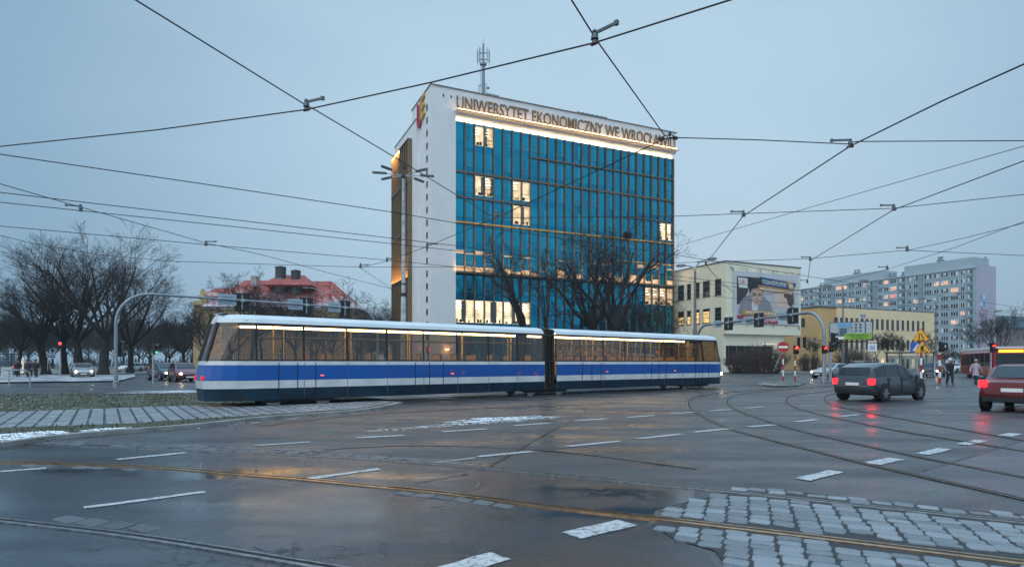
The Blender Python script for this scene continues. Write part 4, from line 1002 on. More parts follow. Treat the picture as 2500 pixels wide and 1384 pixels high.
def tram(label, loc, rz, L0, wid=2.4):
    T = thing('city_tram', label, 'tram', loc, rz)
    prof = [(.26,.08),(.656,.0),(.914,.0),(1.42,.0),(1.55,.01),(2.80,.07),(2.93,.13),(3.03,.30),(3.09,.60),(3.12,wid/2)]
    def inset(x):
        d = min(x, L0-x); return .62*max(0, 1-d/1.5)**2
    def nose(z, x):                       # raked ends: the upper body starts further in
        r = max(0, (z-1.1)/2.0)*.55; r += .12*max(0, .9-z)
        if x < 1.5: return x+r*(1-x/1.5)
        if x > L0-1.5: return x-r*(1-(L0-x)/1.5)
        return x
    mid = L0/2
    def pt(x, z, y, side): 
        yy = y+inset(x)
        return (nose(z, x), yy if side == 0 else wid-yy, z)
    xsA = [0,.2,.5,.9,1.5]+[1.5+(mid-.35-1.5)*i/9 for i in range(1, 10)]
    xsB = [L0-x for x in reversed(xsA)]
    def strips(mb, i0, i1, xs, mi=0, ends=True):
        for side in (0, 1):
            for a, b in zip(xs[:-1], xs[1:]):
                for i in range(i0, i1):
                    q = [pt(a,prof[i][0],prof[i][1],side),pt(b,prof[i][0],prof[i][1],side),pt(b,prof[i+1][0],prof[i+1][1],side),pt(a,prof[i+1][0],prof[i+1][1],side)]
                    mb.face(q if side == 0 else q[::-1], mi)
        if ends:
            for x in (0, L0):
                if x in xs:
                    for i in range(i0, i1):
                        q = [pt(x,prof[i][0],prof[i][1],1),pt(x,prof[i][0],prof[i][1],0),pt(x,prof[i+1][0],prof[i+1][1],0),pt(x,prof[i+1][0],prof[i+1][1],1)]
                        mb.face(q if x == 0 else q[::-1], mi)
    for nm, i0, i1, m in (('skirt',0,1,M_tdark),('lower_stripe',1,2,M_twhite),('side_panel',2,3,M_tblue),('waist_stripe',3,4,M_twhite),('roof',5,9,M_troof)):
        for xs in (xsA, xsB): mb = MB(); strips(mb, i0, i1, xs); mb.build(nm, m, T, smooth=True)
    mb = MB(); mb.box((.9,.12,.26),(L0-.9,wid-.12,.40)); mb.build('underframe', M_black, T)
    # window pillars and panes
    wz0, wz1 = 1.55, 2.80
    pil = [.0,1.5]+[1.5+(mid-.35-1.5)*i/8 for i in range(1, 9)]
    pil = pil+[L0-x for x in reversed(pil)]
    fr = MB()
    for side in (0, 1):
        for x in pil:
            if x in (0, L0): continue
            for (za, zb) in ((wz0,wz1),):
                a = pt(x-.035,za,.012,side); b = pt(x+.035,za,.012,side); c = pt(x+.035,zb,.072,side); d_ = pt(x-.035,zb,.072,side)
                fr.face([a,b,c,d_] if side == 0 else [d_,c,b,a])
        for (za, zb, ya, yb) in ((2.70,2.80,.064,.070),(1.55,1.60,.008,.010)):
            for a, b in zip(pil[:-1], pil[1:]):
                q = [pt(a,za,ya,side),pt(b,za,ya,side),pt(b,zb,yb,side),pt(a,zb,yb,side)]; fr.face(q if side == 0 else q[::-1])
    for x in (0, L0):
        for s in (0, 1):
            a = [pt(x,wz0,.01,s),pt(x,wz1,.07,s)]; fr.tube([Vector(a[0]),Vector(a[1])], .06, 6)
    fr.build('window_frame', M_black, T)
    for side in (0, 1):
        for a, b in zip(pil[:-1], pil[1:]):
            if abs(a-(mid-.35)) < .01: continue
            mb = MB(); xs = [a+(b-a)*k/4 for k in range(5)] if a in (0,) or b == L0 else [a, b]
            for p, q_ in zip(xs[:-1], xs[1:]):
                q = [pt(p,wz0,.02,side),pt(q_,wz0,.02,side),pt(q_,wz1,.08,side),pt(p,wz1,.08,side)]; mb.face(q if side == 0 else q[::-1])
            mb.build('window', M_glasst, T)
    for x in (0, L0):
        mb = MB(); q = [pt(x,wz0,.02,1),pt(x,wz0,.02,0),pt(x,wz1,.08,0),pt(x,wz1,.08,1)]; mb.face(q if x == 0 else q[::-1]); mb.build('windscreen', M_glasst, T)
    # doors: leaf seams, handles of rubber
    for xd in (2.2, 7.3, mid+2.0, mid+7.0, L0-3.4):
        mb = MB()
        for dx in (0, .62, 1.24): mb.box((xd+dx-.012,-.012,.36),(xd+dx+.012,-.002,1.5))
        mb.box((xd,-.012,.36),(xd+1.24,-.002,.385)); mb.build('door_seal', M_black, T)
    # bellows
    mb = MB()
    for k in range(7):
        x = mid-.35+.1*k; o_ = .06 if k % 2 else .13
        mb.box((x,o_,.4),(x+.1,wid-o_,1.56)); mb.box((x,o_+.03,1.5),(x+.1,o_+.13,2.9)); mb.box((x,wid-o_-.13,1.5),(x+.1,wid-o_-.03,2.9)); mb.box((x,o_+.05,2.9),(x+.1,wid-o_-.05,3.0))
    mb.build('bellows', M_rubber, T)
    # interior
    mb = MB(); mb.box((1.2,.10,.86),(L0-1.2,wid-.10,.90)); mb.build('floor', M_tfloor, T)
    mb = MB(); mb.box((1.2,.16,2.86),(L0-1.2,wid-.16,2.89)); mb.build('ceiling', M_tceil, T)
    mb = MB()
    for y in (.04, wid-.06): mb.box((1.7,y,.9),(mid-.4,y+.02,1.52)); mb.box((mid+.4,y,.9),(L0-1.7,y+.02,1.52))
    mb.build('inner_wall', M_tint, T)
    mb = MB()
    for xa, xb in ((1.5, mid-.36), (mid+.36, L0-1.5)):
        n_ = 10; w_ = (xb-xa)/n_
        for k in range(n_):
            for y in (.17, wid-.27): mb.box((xa+k*w_+.015,y,2.735),(xa+(k+1)*w_-.015,y+.10,2.83))
    mb.build('ceiling_lamp', M_tstrip, T)
    mb = MB()
    for xa, xb in ((2.0, mid-.6), (mid+.6, L0-2.0)):
        n_ = 7; w_ = (xb-xa)/n_
        for k in range(n_): mb.box((xa+k*w_+.06,.75,2.835),(xa+(k+1)*w_-.06,wid-.75,2.858))
    mb.build('added_glow_panel', glow('tram_added_glow', (1,.68,.32), .9), T)  # glowing ceiling panels added to warm the upper part of the windows
    mb = MB()
    for y in (.55, wid-.55): mb.cyl((1.6,y,2.36),(L0-1.6,y,2.36), .022, 6)
    mb.build('handrail', M_dark, T)
    mb = MB(); x = 2.2
    while x < L0-2: mb.cyl((x,.62,.9),(x,.62,2.86), .02, 6); mb.cyl((x+.7,wid-.62,.9),(x+.7,wid-.62,2.86), .02, 6); x += 2.55
    mb.build('grab_pole', M_pole, T)
    x = 3.9; n = 0
    while x < L0-2.5:
        if abs(x-mid) > .9:
            for y in (.16, wid-.62):
                mb = MB(); mb.box((x,y,.9),(x+.42,y+.46,1.30), 1); mb.box((x+.02,y+.02,1.30),(x+.44,y+.44,1.36), 0); mb.box((x-.06,y,1.30),(x,y+.46,1.86), 0); mb.box((x-.09,y+.02,1.2),(x-.06,y+.44,1.8), 1)
                mb.build('seat', [M_seat, M_seat2], T, bevel=.015)
        x += .86 if n % 4 != 3 else 2.1; n += 1
    mb = MB(); mb.box((1.75,.15,.9),(1.8,wid-.15,1.6)); mb.box((L0-1.8,.15,.9),(L0-1.75,wid-.15,1.6)); mb.build('cab_partition', M_tint, T)
    # bogies
    for xb in (3.0, mid, L0-3.0):
        mb = MB(); mb.box((xb-1.25,.30,.16),(xb+1.25,.42,.34)); mb.box((xb-1.25,wid-.42,.16),(xb+1.25,wid-.30,.34)); mb.box((xb-.4,.30,.14),(xb+.4,wid-.30,.30))
        for dx in (-.85, .85):
            for y in (.47, 1.87): mb.tube([(xb+dx,y-.05,.30),(xb+dx,y+.07,.30)], .29, 20, 1)
        mb.build('bogie', [M_black, M_galv], T)
    for y in (.35, wid-.35):
        mb = MB(); c = pt(0,1.0,0,0); mb.tube([(c[0]-.02,y+.3*(1 if y < 1 else -1),1.0),(c[0]+.06,y+.3*(1 if y < 1 else -1),1.0)], .085, 12); mb.build('rear_light', mat('tram_rear_lens', (.3,.01,.01), .2, emit=(1,.02,.02), estr=.6), T)
        mb = MB(); mb.tube([(L0-.06,y+.3*(1 if y < 1 else -1),.85),(L0+.02,y+.3*(1 if y < 1 else -1),.85)], .1, 12); mb.build('headlight', M_head, T)
    for x in (3.6, 8.9, mid+3.6, mid+8.9):
        mb = MB(); mb.box((x,-.02,1.04),(x+.13,-.002,1.08)); mb.build('side_marker', M_mark, T)
    for x in pil:
        if 1.6 < x < L0-1.6: mb = MB(); mb.box((x-.008,-.006,.30),(x+.008,.004,1.50)); mb.build('panel_joint', mat('joint_grey', (.10,.11,.13), .6), T)
    return T
p0 = tl(-10.9, 0)
tram('long blue and white city tram with lit windows crossing the junction', (p0.x, p0.y, .0), math.atan2(TD.y, TD.x), 28.4)

# red bus coming up at the right edge
def city_bus(label, loc, rz):
    T = thing('city_bus', label, 'bus', loc, rz)
    M_bred = mat('bus_red', (.30,.012,.02), .3, coat=.4); Lb, wb = 12.0, 2.5
    mb = MB(); r = .12
    ring = lambda x, k: [(x, y, z) for y, z in ((-wb/2*k,.35),(-wb/2*k,2.4),(-wb/2*k+.15,2.72),(wb/2*k-.15,2.72),(wb/2*k,2.4),(wb/2*k,.35))]
    mb.loft([ring(0,.94), ring(-.25,1), ring(-Lb+.2,1), ring(-Lb,.95)]); mb.build('body', M_bred, T)
    mb = MB(); mb.loft([[(x,y,z) for y,z in ((-wb/2*.95,2.66),(-wb/2*.9,2.9),(wb/2*.9,2.9),(wb/2*.95,2.66))] for x in (-.1,-Lb+.1)]); mb.build('roof', M_twhite, T)
    mb = MB(); mb.face([(.012,-1.05,1.15),(.012,1.05,1.15),(.012,1.05,2.3),(.012,-1.05,2.3)][::1]); mb.build('windscreen', M_pane, T)
    mb = MB(); mb.box((.0,-.85,2.38),(.03,.85,2.62), 0); mb.build('destination_display', M_orangeglow, T)
    for s in (-1, 1):
        for k in range(6):
            mb = MB(); y = s*(wb/2+.004); mb.box((-1.0-k*1.75-1.55,min(y,y-s*.02),1.25),(-1.0-k*1.75,max(y,y-s*.02),2.35)); mb.build('window', M_pane, T)
        mb = MB(); mb.box((.0,s*.85-.16,.7),(.035,s*.85+.16,.9)); mb.build('headlight', glow('bus_lamp', (1,.7,.4), 6), T)
        for x in (-2.6, -8.8):
            mb = MB(); y = s*(wb/2-.15); mb.tube([(x,y-.14,.48),(x,y+.14,.48)], .48, 20, 0); mb.tube([(x,y-.15,.48),(x,y+.15,.48)], .26, 14, 1); mb.build('wheel', [M_rubber, M_rim], T)
    mb = MB(); mb.box((-.1,-1.2,.3),(.06,1.2,.62)); mb.build('bumper', M_black, T)
    return T
c = P(2468, 885, 52); city_bus('red bus with orange destination display at the right edge', (c.x, c.y, 0), math.atan2(-c.y, -c.x)+R(14))

# ================================================================ cars
def car(label, paint, loc, rz, kind='hatch', heads=False, tails=False, group=None, detail=True):
    T = thing('car', label, 'car', loc, rz, group)
    hw = .88
    if kind == 'hatch':  S = [(-1.95,.42,.62,.62,.80,0),(-1.9,.30,.80,.95,.88,0),(-1.72,.24,.92,1.32,.95,1),(-1.15,.22,.94,1.46,1,1),(-.2,.2,.93,1.50,1,1),(.30,.2,.92,1.44,1,1),(.98,.2,.93,.99,1,0),(1.55,.22,.84,.86,.97,0),(1.85,.26,.70,.72,.90,0),(1.97,.36,.60,.61,.80,0)]
    elif kind == 'suv':  S = [(-2.2,.5,.75,.75,.82,0),(-2.16,.38,1.0,1.12,.9,0),(-2.0,.34,1.10,1.56,.96,1),(-1.2,.32,1.12,1.70,1,1),(-.1,.3,1.10,1.71,1,1),(.42,.3,1.09,1.62,1,1),(1.10,.3,1.08,1.14,1,0),(1.8,.32,1.0,1.02,.97,0),(2.1,.36,.82,.84,.9,0),(2.2,.46,.7,.71,.82,0)]
    else:                S = [(-2.25,.45,.62,.62,.80,0),(-2.2,.34,.88,.90,.88,0),(-1.65,.25,.94,.97,.97,0),(-1.0,.22,.95,1.40,1,1),(-.2,.2,.94,1.45,1,1),(.25,.2,.93,1.40,1,1),(.98,.2,.92,.98,1,0),(1.7,.22,.82,.84,.97,0),(2.1,.28,.70,.72,.9,0),(2.22,.38,.6,.61,.80,0)]
    top = [s for s in S if s[5]]
    if kind == 'suv': hw = .93
    def ring(s):
        x, zb, ze_, zt_, k, cab = s; w = hw*k
        cw = w*.80 if cab else w*.94
        return [(x,-w*.86,zb),(x,-w*.98,zb+.12),(x,-w,(zb+ze_)/2+.05),(x,-w*.965,ze_),(x,-cw,zt_-.05),(x,-cw*.86,zt_),(x,cw*.86,zt_),(x,cw,zt_-.05),(x,w*.965,ze_),(x,w,(zb+ze_)/2+.05),(x,w*.98,zb+.12),(x,w*.86,zb)]
    mp_ = mat('car_paint_'+paint, {'plum':(.14,.035,.06),'navy':(.025,.045,.075),'silver':(.36,.39,.42),'steel':(.05,.068,.085),'white':(.62,.64,.66),'dark':(.03,.035,.045),'red':(.14,.010,.014),'black':(.02,.022,.028)}[paint], .28, .3, var=.05, coat=.6)
    mb = MB(); mb.loft([ring(s) for s in S]); mb.build('body', mp_, T, smooth=True)
    # glass: side bands, windscreen and rear screen set into the cabin
    i0 = S.index(top[0]); i1 = S.index(top[-1])
    def lerp(a, b, t): return tuple(a[j]+(b[j]-a[j])*t for j in range(3))
    for side, nm in ((3, 'side_window'), (7, 'side_window')):
        mb = MB()
        for i in range(i0, i1):
            A, B = ring(S[i]), ring(S[i+1]); lo, hi = (3, 4) if side == 3 else (8, 7); sg = -1 if side == 3 else 1
            t0, t1 = (.10 if i == i0 else .04), (.96 if i < i1-1 else .96)
            q = []
            for (u_, v_) in ((t0,.10),(t1,.10),(t1,.92),(t0,.92)):
                a_ = lerp(A[lo], A[hi], v_); b_ = lerp(B[lo], B[hi], v_); p = lerp(a_, b_, u_); q.append((p[0], p[1]+sg*.012, p[2]+.004))
            mb.face(q if sg < 0 else q[::-1])
        # triangular front quarter
        A, B = ring(S[i1]), ring(S[i1+1]); lo, hi = (3, 4) if side == 3 else (8, 7)
        p = [lerp(lerp(A[lo],A[hi],.1),lerp(B[lo],B[hi],.1),.02), lerp(lerp(A[lo],A[hi],.1),lerp(B[lo],B[hi],.1),.72), lerp(lerp(A[lo],A[hi],.9),lerp(B[lo],B[hi],.9),.02)]
        p = [(x_, y_+sg*.012, z_+.004) for x_, y_, z_ in p]; mb.face(p if sg < 0 else p[::-1])
        mb.build(nm, M_pane, T)
    for (ia, ib, nm) in ((i1, i1+1, 'windscreen'), (i0, i0-1, 'rear_window')):
        A, B = ring(S[ia]), ring(S[ib]); dx = .014 if ib > ia else -.014
        q = []
        for (t, yk) in ((.06,.93),(.06,-.93),(.86,-.93),(.86,.93)):
            a_, b_ = A[6], B[6]; p = lerp(a_, b_, t); q.append((p[0]+dx, p[1]*(yk)*1.06, p[2]+.012))
        mb = MB(); mb.face(q if ib > ia else q[::-1]); mb.build(nm, M_pane, T)
    xf, xr = S[-1][0], S[0][0]; wr = .32 if kind != 'suv' else .37; wx = xf-.72
    for x in (wx, xr+.72):
        for s in (-1, 1):
            mb = MB(); y = s*(hw-.10); mb.tube([(x,y-.11,wr),(x,y-.10,wr),(x,y+.10,wr),(x,y+.11,wr)], [wr*.92,wr,wr,wr*.92], 20, 0); 
            wo = mb.build('wheel', M_rubber, T, smooth=True)
            mb = MB(); mb.tube([(x,y+s*.10,wr),(x,y+s*.112,wr)], wr*.64, 16, 1)
            for k_ in range(6): a_ = k_*math.pi/3; mb.obox(Matrix.Translation((x+wr*.33*math.cos(a_),y+s*.116,wr+wr*.33*math.sin(a_))) @ Matrix.Rotation(-a_,4,'Y'), (wr*.6,.012,wr*.17), 0)
            mb.build('rim', [M_rim, M_black], wo)
            mb = MB(); mb.tube([(x,s*(hw-.012),wr+.03),(x,s*(hw+.004),wr+.03)], wr*1.13, 20); mb.build('wheel_arch', M_black, T)
    zf = S[-2][2]
    for s in (-1, 1):
        mb = MB(); mb.sphere((xf-.10,s*(hw-.27),zf-.06), .12, 10, 6, 0, (.9,1.35,.75)); mb.build('headlight', glow('headlight_halo', (1,.55,.20), 2.4) if heads else mat('lamp_glass', (.6,.63,.66), .15, .2), T)  # when lit, the outer shell glows amber to imitate a halo
        if heads: mb = MB(); mb.sphere((xf-.03,s*(hw-.27),zf-.06), .075, 10, 6); mb.build('headlight_bulb', M_head, T)
        zr_ = S[1][2]; mb = MB(); mb.box((xr+.0,s*(hw-.17)-.10,zr_-.13),(xr+.15,s*(hw-.17)+.10,zr_+.08)); mb.build('tail_light', M_tail if tails else mat('lamp_red', (.25,.01,.01), .25), T, bevel=.02)
        mb = MB(); mb.sphere((S[i1+1][0]-.18,s*(hw+.10),S[i1][2]+.06), .1, 8, 5, 0, (.6,1,.75)); mb.build('mirror', mp_, T)
    mb = MB(); mb.box((xf-.03,-.42,S[-1][1]+.02),(xf+.015,.42,S[-1][1]+.16)); mb.build('grille', M_black, T)
    mb = MB(); mb.box((xf-.02,-.26,S[-1][1]-.02),(xf+.03,.26,S[-1][1]+.09)); mb.build('number_plate', M_wsign, T); mb = MB(); mb.box((xr-.02,-.26,.62),(xr+.03,.26,.73)); mb.build('number_plate', M_wsign, T)
    for s in (-1, 1):
        mb = MB()
        for xs_ in (.92, -.12, -1.02): mb.box((xs_-.012,s*(hw+.004)-.012,.34),(xs_+.012,s*(hw+.004)+.008,S[i0+1][2]))
        mb.box((-1.02,s*(hw+.002)-.012,.30),(.92,s*(hw+.002)+.012,.37)); mb.build('door_seam', M_black, T)
        for xs_ in (.12, -.85): mb = MB(); mb.box((xs_-.02,s*(hw+.012)-.014,S[i0+1][2]-.12),(xs_-.22,s*(hw+.012)+.014,S[i0+1][2]-.085)); mb.build('door_handle', M_black, T)
    mb = MB(); mb.box((xr-.015,-hw*.8,.32),(xr+.1,hw*.8,.46)); mb.build('rear_bumper', M_black, T)
    return T
def at(u, Y): return ((u-CU)/F*Y, Y, 0)
def toward(u, Y, turn=0): x, y, _ = at(u, Y); return math.atan2(-y, -x)+R(turn)
car('dark plum hatchback with headlights on facing the junction', 'plum', at(449,48), toward(449,48,12), 'hatch', heads=True)
car('navy blue hatchback with headlights on beside the plum hatchback', 'navy', at(403,51.5), toward(403,51.5,20), 'hatch', heads=True)
car('silver car with bright headlights between the park tree trunks', 'silver', at(201,60), toward(201,60,3), 'sedan', heads=True)
tdir = math.atan2(TD.y, TD.x)
car('steel blue car with glowing red tail lights on the curved tracks', 'steel', at(2150,24.5), tdir-R(8), 'hatch', tails=True)
car('dark red car with glowing tail lights leaving past the right edge', 'red', at(2512,19.5), tdir+R(2), 'sedan', tails=True)
car('silver car with white headlights behind the striped signal posts', 'silver', at(2033,58), toward(2033,58,-35), 'sedan', heads=True)
car('grey blue off-road car with headlights on beside the bus shelter', 'steel', at(2100,63), toward(2100,63,-38), 'suv', heads=True)
car('small white car with headlights on left of the bus shelter', 'white', at(2172,66), toward(2172,66,-10), 'hatch', heads=True)
car('dark hatchback with headlights on under the yellow road signs', 'dark', at(2278,64), toward(2278,64,-8), 'hatch', heads=True)
for u, Y, pt_, lb in ((2340,84,'white','white parked car behind the dark coated pedestrian'),(2368,88,'red','red parked car between the two pedestrians'),(2402,86,'silver','silver parked car right of the lilac coated pedestrian'),(2318,90,'black','black parked car left of the white parked car')):
    car(lb, pt_, at(u,Y), R(200), 'sedan', group='cars parked below the flats')
for u, Y, pt_, lb, h_ in ((318,96,'white','white car far down the park road beyond the gantry pole',False),(334,104,'silver','silver car far down the park road, behind the white one',False),(60,108,'dark','dark car with tail lights far behind the left shelter',True)):
    car(lb, pt_, at(u,Y), R(95) if h_ else R(255), 'hatch', tails=h_, group='cars down the park road')
# ================================================================ gantries and signals
def bend(p, q, r, n=8): return p
def portal(label, pa, pb, ztop, rad, rr=1.6):
    """tubular portal: leg, bend, straight beam, bend, leg"""
    pa, pb = Vector(pa), Vector(pb); d = (pb-pa); ln = d.length; d.normalize()
    T = thing('signal_gantry', label, 'signal gantry', pa, math.atan2(d.y, d.x))
    pts = [(0,0,ztop-rr)]+[(rr-rr*math.cos(a),0,ztop-rr+rr*math.sin(a)) for a in [math.pi/2*i/8 for i in range(1, 9)]]
    mb = MB(); mb.tube([(0,0,0),(0,0,.35),(0,0,.4),(0,0,2.5),(0,0,ztop-rr)], [rad*1.9,rad*1.9,rad*1.25,rad*1.2,rad*1.05], 14); mb.build('post', M_mast_paint, T, smooth=True)
    arm = pts+[(rr+(ln-2*rr)*k/6,0,ztop) for k in range(1, 6)]+[(ln-rr+rr*math.sin(a),0,ztop-rr+rr*math.cos(a)) for a in [math.pi/2*i/8 for i in range(0, 9)]]
    mb = MB(); mb.tube(arm, [rad*1.05]*9+[rad*.85]*(len(arm)-9), 12)
    for k in range(1, 5): x = rr+(ln-2*rr)*k/5; mb.tube([(x-.1,0,ztop),(x+.1,0,ztop)], rad*1.25, 10)
    mb.build('beam', M_mast_paint, T, smooth=True)
    mb = MB(); mb.tube([(ln,0,0),(ln,0,.4),(ln,0,ztop-rr)], [rad*1.9,rad*1.1,rad*.85], 12); mb.build('post', M_galv, T, smooth=True)
    return T, pa, d, ln
def gantry_head(label, pos, yaw, wd, hgt, drop):
    """signal head seen from behind: backing board, lamp tubes on the far side, clamp"""
    T = thing('traffic_signal', label, 'traffic signal', pos, yaw)
    mb = MB(); z = -drop; mb.box((-wd/2,.10,z-hgt/2),(wd/2,.13,z+hgt/2)); mb.build('backing_board', M_black, T, bevel=.04)
    mb = MB(); mb.box((-.15,.13,z-hgt*.42),(.15,.32,z+hgt*.42)); 
    for k in (-1, 0, 1):
        zz = z+k*hgt*.28; mb.tube([(0,.32,zz),(0,.52,zz)], .13, 12)
    mb.build('housing', M_dark, T)
    mb = MB(); mb.box((-.035,.06,z-hgt*.36),(.035,.10,z+hgt*.42)); mb.box((-.12,-.12,-.10),(.12,.10,.10)); mb.build('clamp', M_galv, T)
    return T
def sign_back(label, pos, yaw, wd, hgt):
    T = thing('lane_sign', label, 'lane sign', pos, yaw)
    mb = MB(); mb.box((-wd/2,.10,-hgt/2),(wd/2,.125,hgt/2)); mb.build('plate', M_signback, T)
    mb = MB(); mb.box((-.03,.03,-hgt*.45),(.03,.06,hgt*.45))
    for z in (-.28*hgt, .28*hgt): mb.box((-wd*.32,.06,z-.025),(wd*.32,.10,z+.025))
    mb.build('bracket', M_galv, T); return T
def pb_on(u, pa, d):                 # point on a straight beam at sight line u
    t = along(pa, d, u); return pa+d*t
def facing(u, Y, off=0): x, y, _ = at(u, Y); return math.atan2(-y, -x)+R(90)+R(off)
LA = G(283, 945); LA.z = 0; Lb = P(922, 885, 49.5); Lb.z = 0
T, pa, d, ln = portal('long grey gantry spanning the road on the left', LA, Lb, 5.82, .088, 1.9)
yaw = math.atan2(d.y, d.x)
for u, hw_, hh, lb in ((592,1.0,1.3,'black backing board of the left signal on the left gantry'),(749,.95,1.35,'black backing board of the middle signal on the left gantry'),(843,.85,1.35,'black backing board of the right signal on the left gantry')):
    q = pb_on(u, pa, d); gantry_head(lb, (q.x, q.y, 5.82), facing(u, q.y, 12), hw_, hh, .12)
for u, w_, lb in ((556,1.15,'blue grey sign back left of the left gantry signals'),(722,1.05,'blue grey sign back in the middle of the left gantry'),(817,.95,'blue grey sign back near the right bend of the left gantry')):
    q = pb_on(u, pa, d); sign_back(lb, (q.x, q.y, 5.82), facing(u, q.y, 12), w_, .78)
RA = P(2012, 885, 46); RA.z = 0; Rb = P(1702, 885, 66); Rb.z = 0
T, pa, d, ln = portal('grey gantry spanning the road in front of the banner', RA, Rb, 5.45, .12, 1.9)
yaw = math.atan2(-d.y, -d.x)
for u, lb in ((1934,'black signal board over the right edge of the banner'),(1851,'black signal board over the middle of the banner'),(1777,'black signal board left of the banner')):
    q = pb_on(u, pa, d); gantry_head(lb, (q.x, q.y, 5.45), facing(u, q.y, -30), .95, 1.3, .1)
for u, lb in ((1905,'sign back on the right gantry next to its last signal'),(1825,'sign back on the right gantry hiding the banner lettering'),(1750,'sign back on the right gantry near the annexe windows')):
    q = pb_on(u, pa, d); sign_back(lb, (q.x, q.y, 5.45), facing(u, q.y, -30), .95, .72)

def signal(label, u, Y, vtop, vbase, lamps=3, lit='red', striped=False, yaw_off=35, Hd=.95, group=None, pole_r=.055, cam_yaw=None):
    """pole-mounted signal head with visors, standing on the ground"""
    x, y, _ = at(u, Y); ztop = H-(vtop-CV)/F*Y
    T = thing('traffic_signal', label, 'traffic signal', (x, y, 0), math.atan2(-y, -x)+R(90)+R(yaw_off), group)
    mb = MB(); z0 = ztop-Hd
    if striped:
        k = 0; z = 0
        while z < z0: mb.tube([(0,.16,z),(0,.16,min(z0+.3,z+.42))], pole_r*1.15, 10, k % 2); z += .42; k += 1
    else: mb.tube([(0,.16,0),(0,.16,ztop-.1)], pole_r, 10, 2)
    mb.build('post', [M_red, M_wsign, M_galv], T)
    mb = MB(); mb.box((-.17,-.10,z0),(.17,.12,ztop)); mb.build('housing', M_black, T, bevel=.03)
    n = lamps
    for k in range(n):
        zc = ztop-Hd*(k+.5)/n; r = min(.125, Hd/n*.36)
        on = (lit == 'red' and k == 0) or (lit == 'green' and k == n-1)
        mb = MB(); mb.tube([(0,-.101,zc),(0,-.125,zc)], r, 14)
        mb.build('lamp', (M_sigred if lit == 'red' else M_siggreen) if on else mat('unlit_lens', (.03,.02,.02), .2), T)
        mb = MB(); a = [math.pi*(-.08+1.16*i/10) for i in range(11)]
        ri = [(1.12*r*math.cos(t), -.10, zc+1.12*r*math.sin(t)) for t in a]; ro = [(1.12*r*math.cos(t), -.36, zc+1.12*r*math.sin(t)-.03) for t in a]
        for i in range(10): mb.face([ri[i], ri[i+1], ro[i+1], ro[i]]); mb.face([ro[i], ro[i+1], (ri[i+1][0]*1.07,ri[i+1][1],ri[i+1][2]+.01), (ri[i][0]*1.07,ri[i][1],ri[i][2]+.01)])
        mb.build('visor', M_black, T)
    return T
signal('signal head facing right on the left gantry pole', 291, 37.3, 831, 945, 3, None, yaw_off=70, Hd=1.0)
signal('signal with a green lamp in front of the two lit hatchbacks', 379, 43, 838, 935, 2, 'green', yaw_off=55, Hd=.75)
signal('far signal glowing red between the park trunks', 147, 62, 834, 920, 2, 'red', yaw_off=-5, Hd=.75)
signal('red pedestrian signal on a striped post right of the no entry sign', 1943, 49, 843, 930, 2, 'red', True, 22, .72)
signal('red pedestrian signal beside the right gantry pole', 2013, 44, 843, 935, 2, 'red', False, 30, .58)
signal('tall dark signal above the red one by the green hoarding', 2034, 48, 812, 930, 3, None, False, 60, 1.0)
signal('lower dark signal on the post beside the green hoarding', 2030, 46, 836, 932, 2, None, False, 65, .72)
signal('dark signal on a striped post right of the yellow signs', 2299, 43.5, 834, 936, 2, None, True, 48, .74, pole_r=.08)
signal('signal with a dim red lamp in front of the red bus', 2424, 47, 836, 932, 2, 'red', False, 45, .76)
signal('green signal seen through the tram windows by the tower', 1163, 62, 853, 925, 3, 'green', False, 0, .9)
signal('small red signal seen through the right tram windows', 1604, 60, 855, 925, 2, 'red', False, 0, .7)
signal('red signal behind the rear tram window by the cream annexe', 1694, 62, 850, 925, 2, 'red', False, 0, .8)

# ================================================================ signs
def tri(s): return [(-s/2,-s*.289),(s/2,-s*.289),(0,s*.577)]
def rtri(s, r=.06, n=4):
    out = []; c = tri(s)
    for i in range(3):
        p = Vector(c[i]).to_2d() if len(c[i]) == 2 else None
        p = Vector((c[i][0], c[i][1])); g = Vector((0,0)); q = p*(1-2*r/ p.length) if p.length else p
        a0 = math.atan2(p.y, p.x)
        for k in range(n+1): a = a0+R(-60+120*k/n); out.append((q.x+r*math.cos(a), q.y+r*math.sin(a)))
    return out
def plate(T, name, poly, z, y, m, th=.012):
    mb = MB(); mb.prism(poly, 0, th, 0, Matrix.Translation((0,y,z)) @ FACE_FRONT); return mb.build(name, m, T)
def circ(r, n=28): return [(r*math.cos(2*math.pi*i/n), r*math.sin(2*math.pi*i/n)) for i in range(n)]
def rect(w_, h_): return [(-w_/2,-h_/2),(w_/2,-h_/2),(w_/2,h_/2),(-w_/2,h_/2)]
def facing(u, Y, off=0): x, y, _ = at(u, Y); return math.atan2(-y, -x)+R(90)+R(off)
def striped_post(T, top, r=.055, step=.45, y=.1):
    mb = MB(); z = 0; k = 0
    while z < top: mb.tube([(0,y,z),(0,y,min(top,z+step))], r, 10, k % 2); z += step; k += 1
    return mb.build('post', [M_red, M_wsign], T)
Y = 47; x, y, _ = at(1912, Y); T = thing('no_entry_sign', 'round red no entry sign on a red and white striped post', 'road sign', (x, y, 0), facing(1912, Y))
zc = H+(885-847)/F*Y
striped_post(T, zc-.3); plate(T, 'disc', circ(.42), zc, .04, M_red); plate(T, 'bar', rect(.66,.17), zc, .026, M_wsign)
Y = 40; x, y, _ = at(2249, Y); T = thing('roadworks_sign', 'two yellow warning triangles on a red and white post', 'road sign', (x, y, 0), facing(2249, Y))
z1 = H+(885-820)/F*Y; z2 = H+(885-851)/F*Y
striped_post(T, z1+.3, .07)
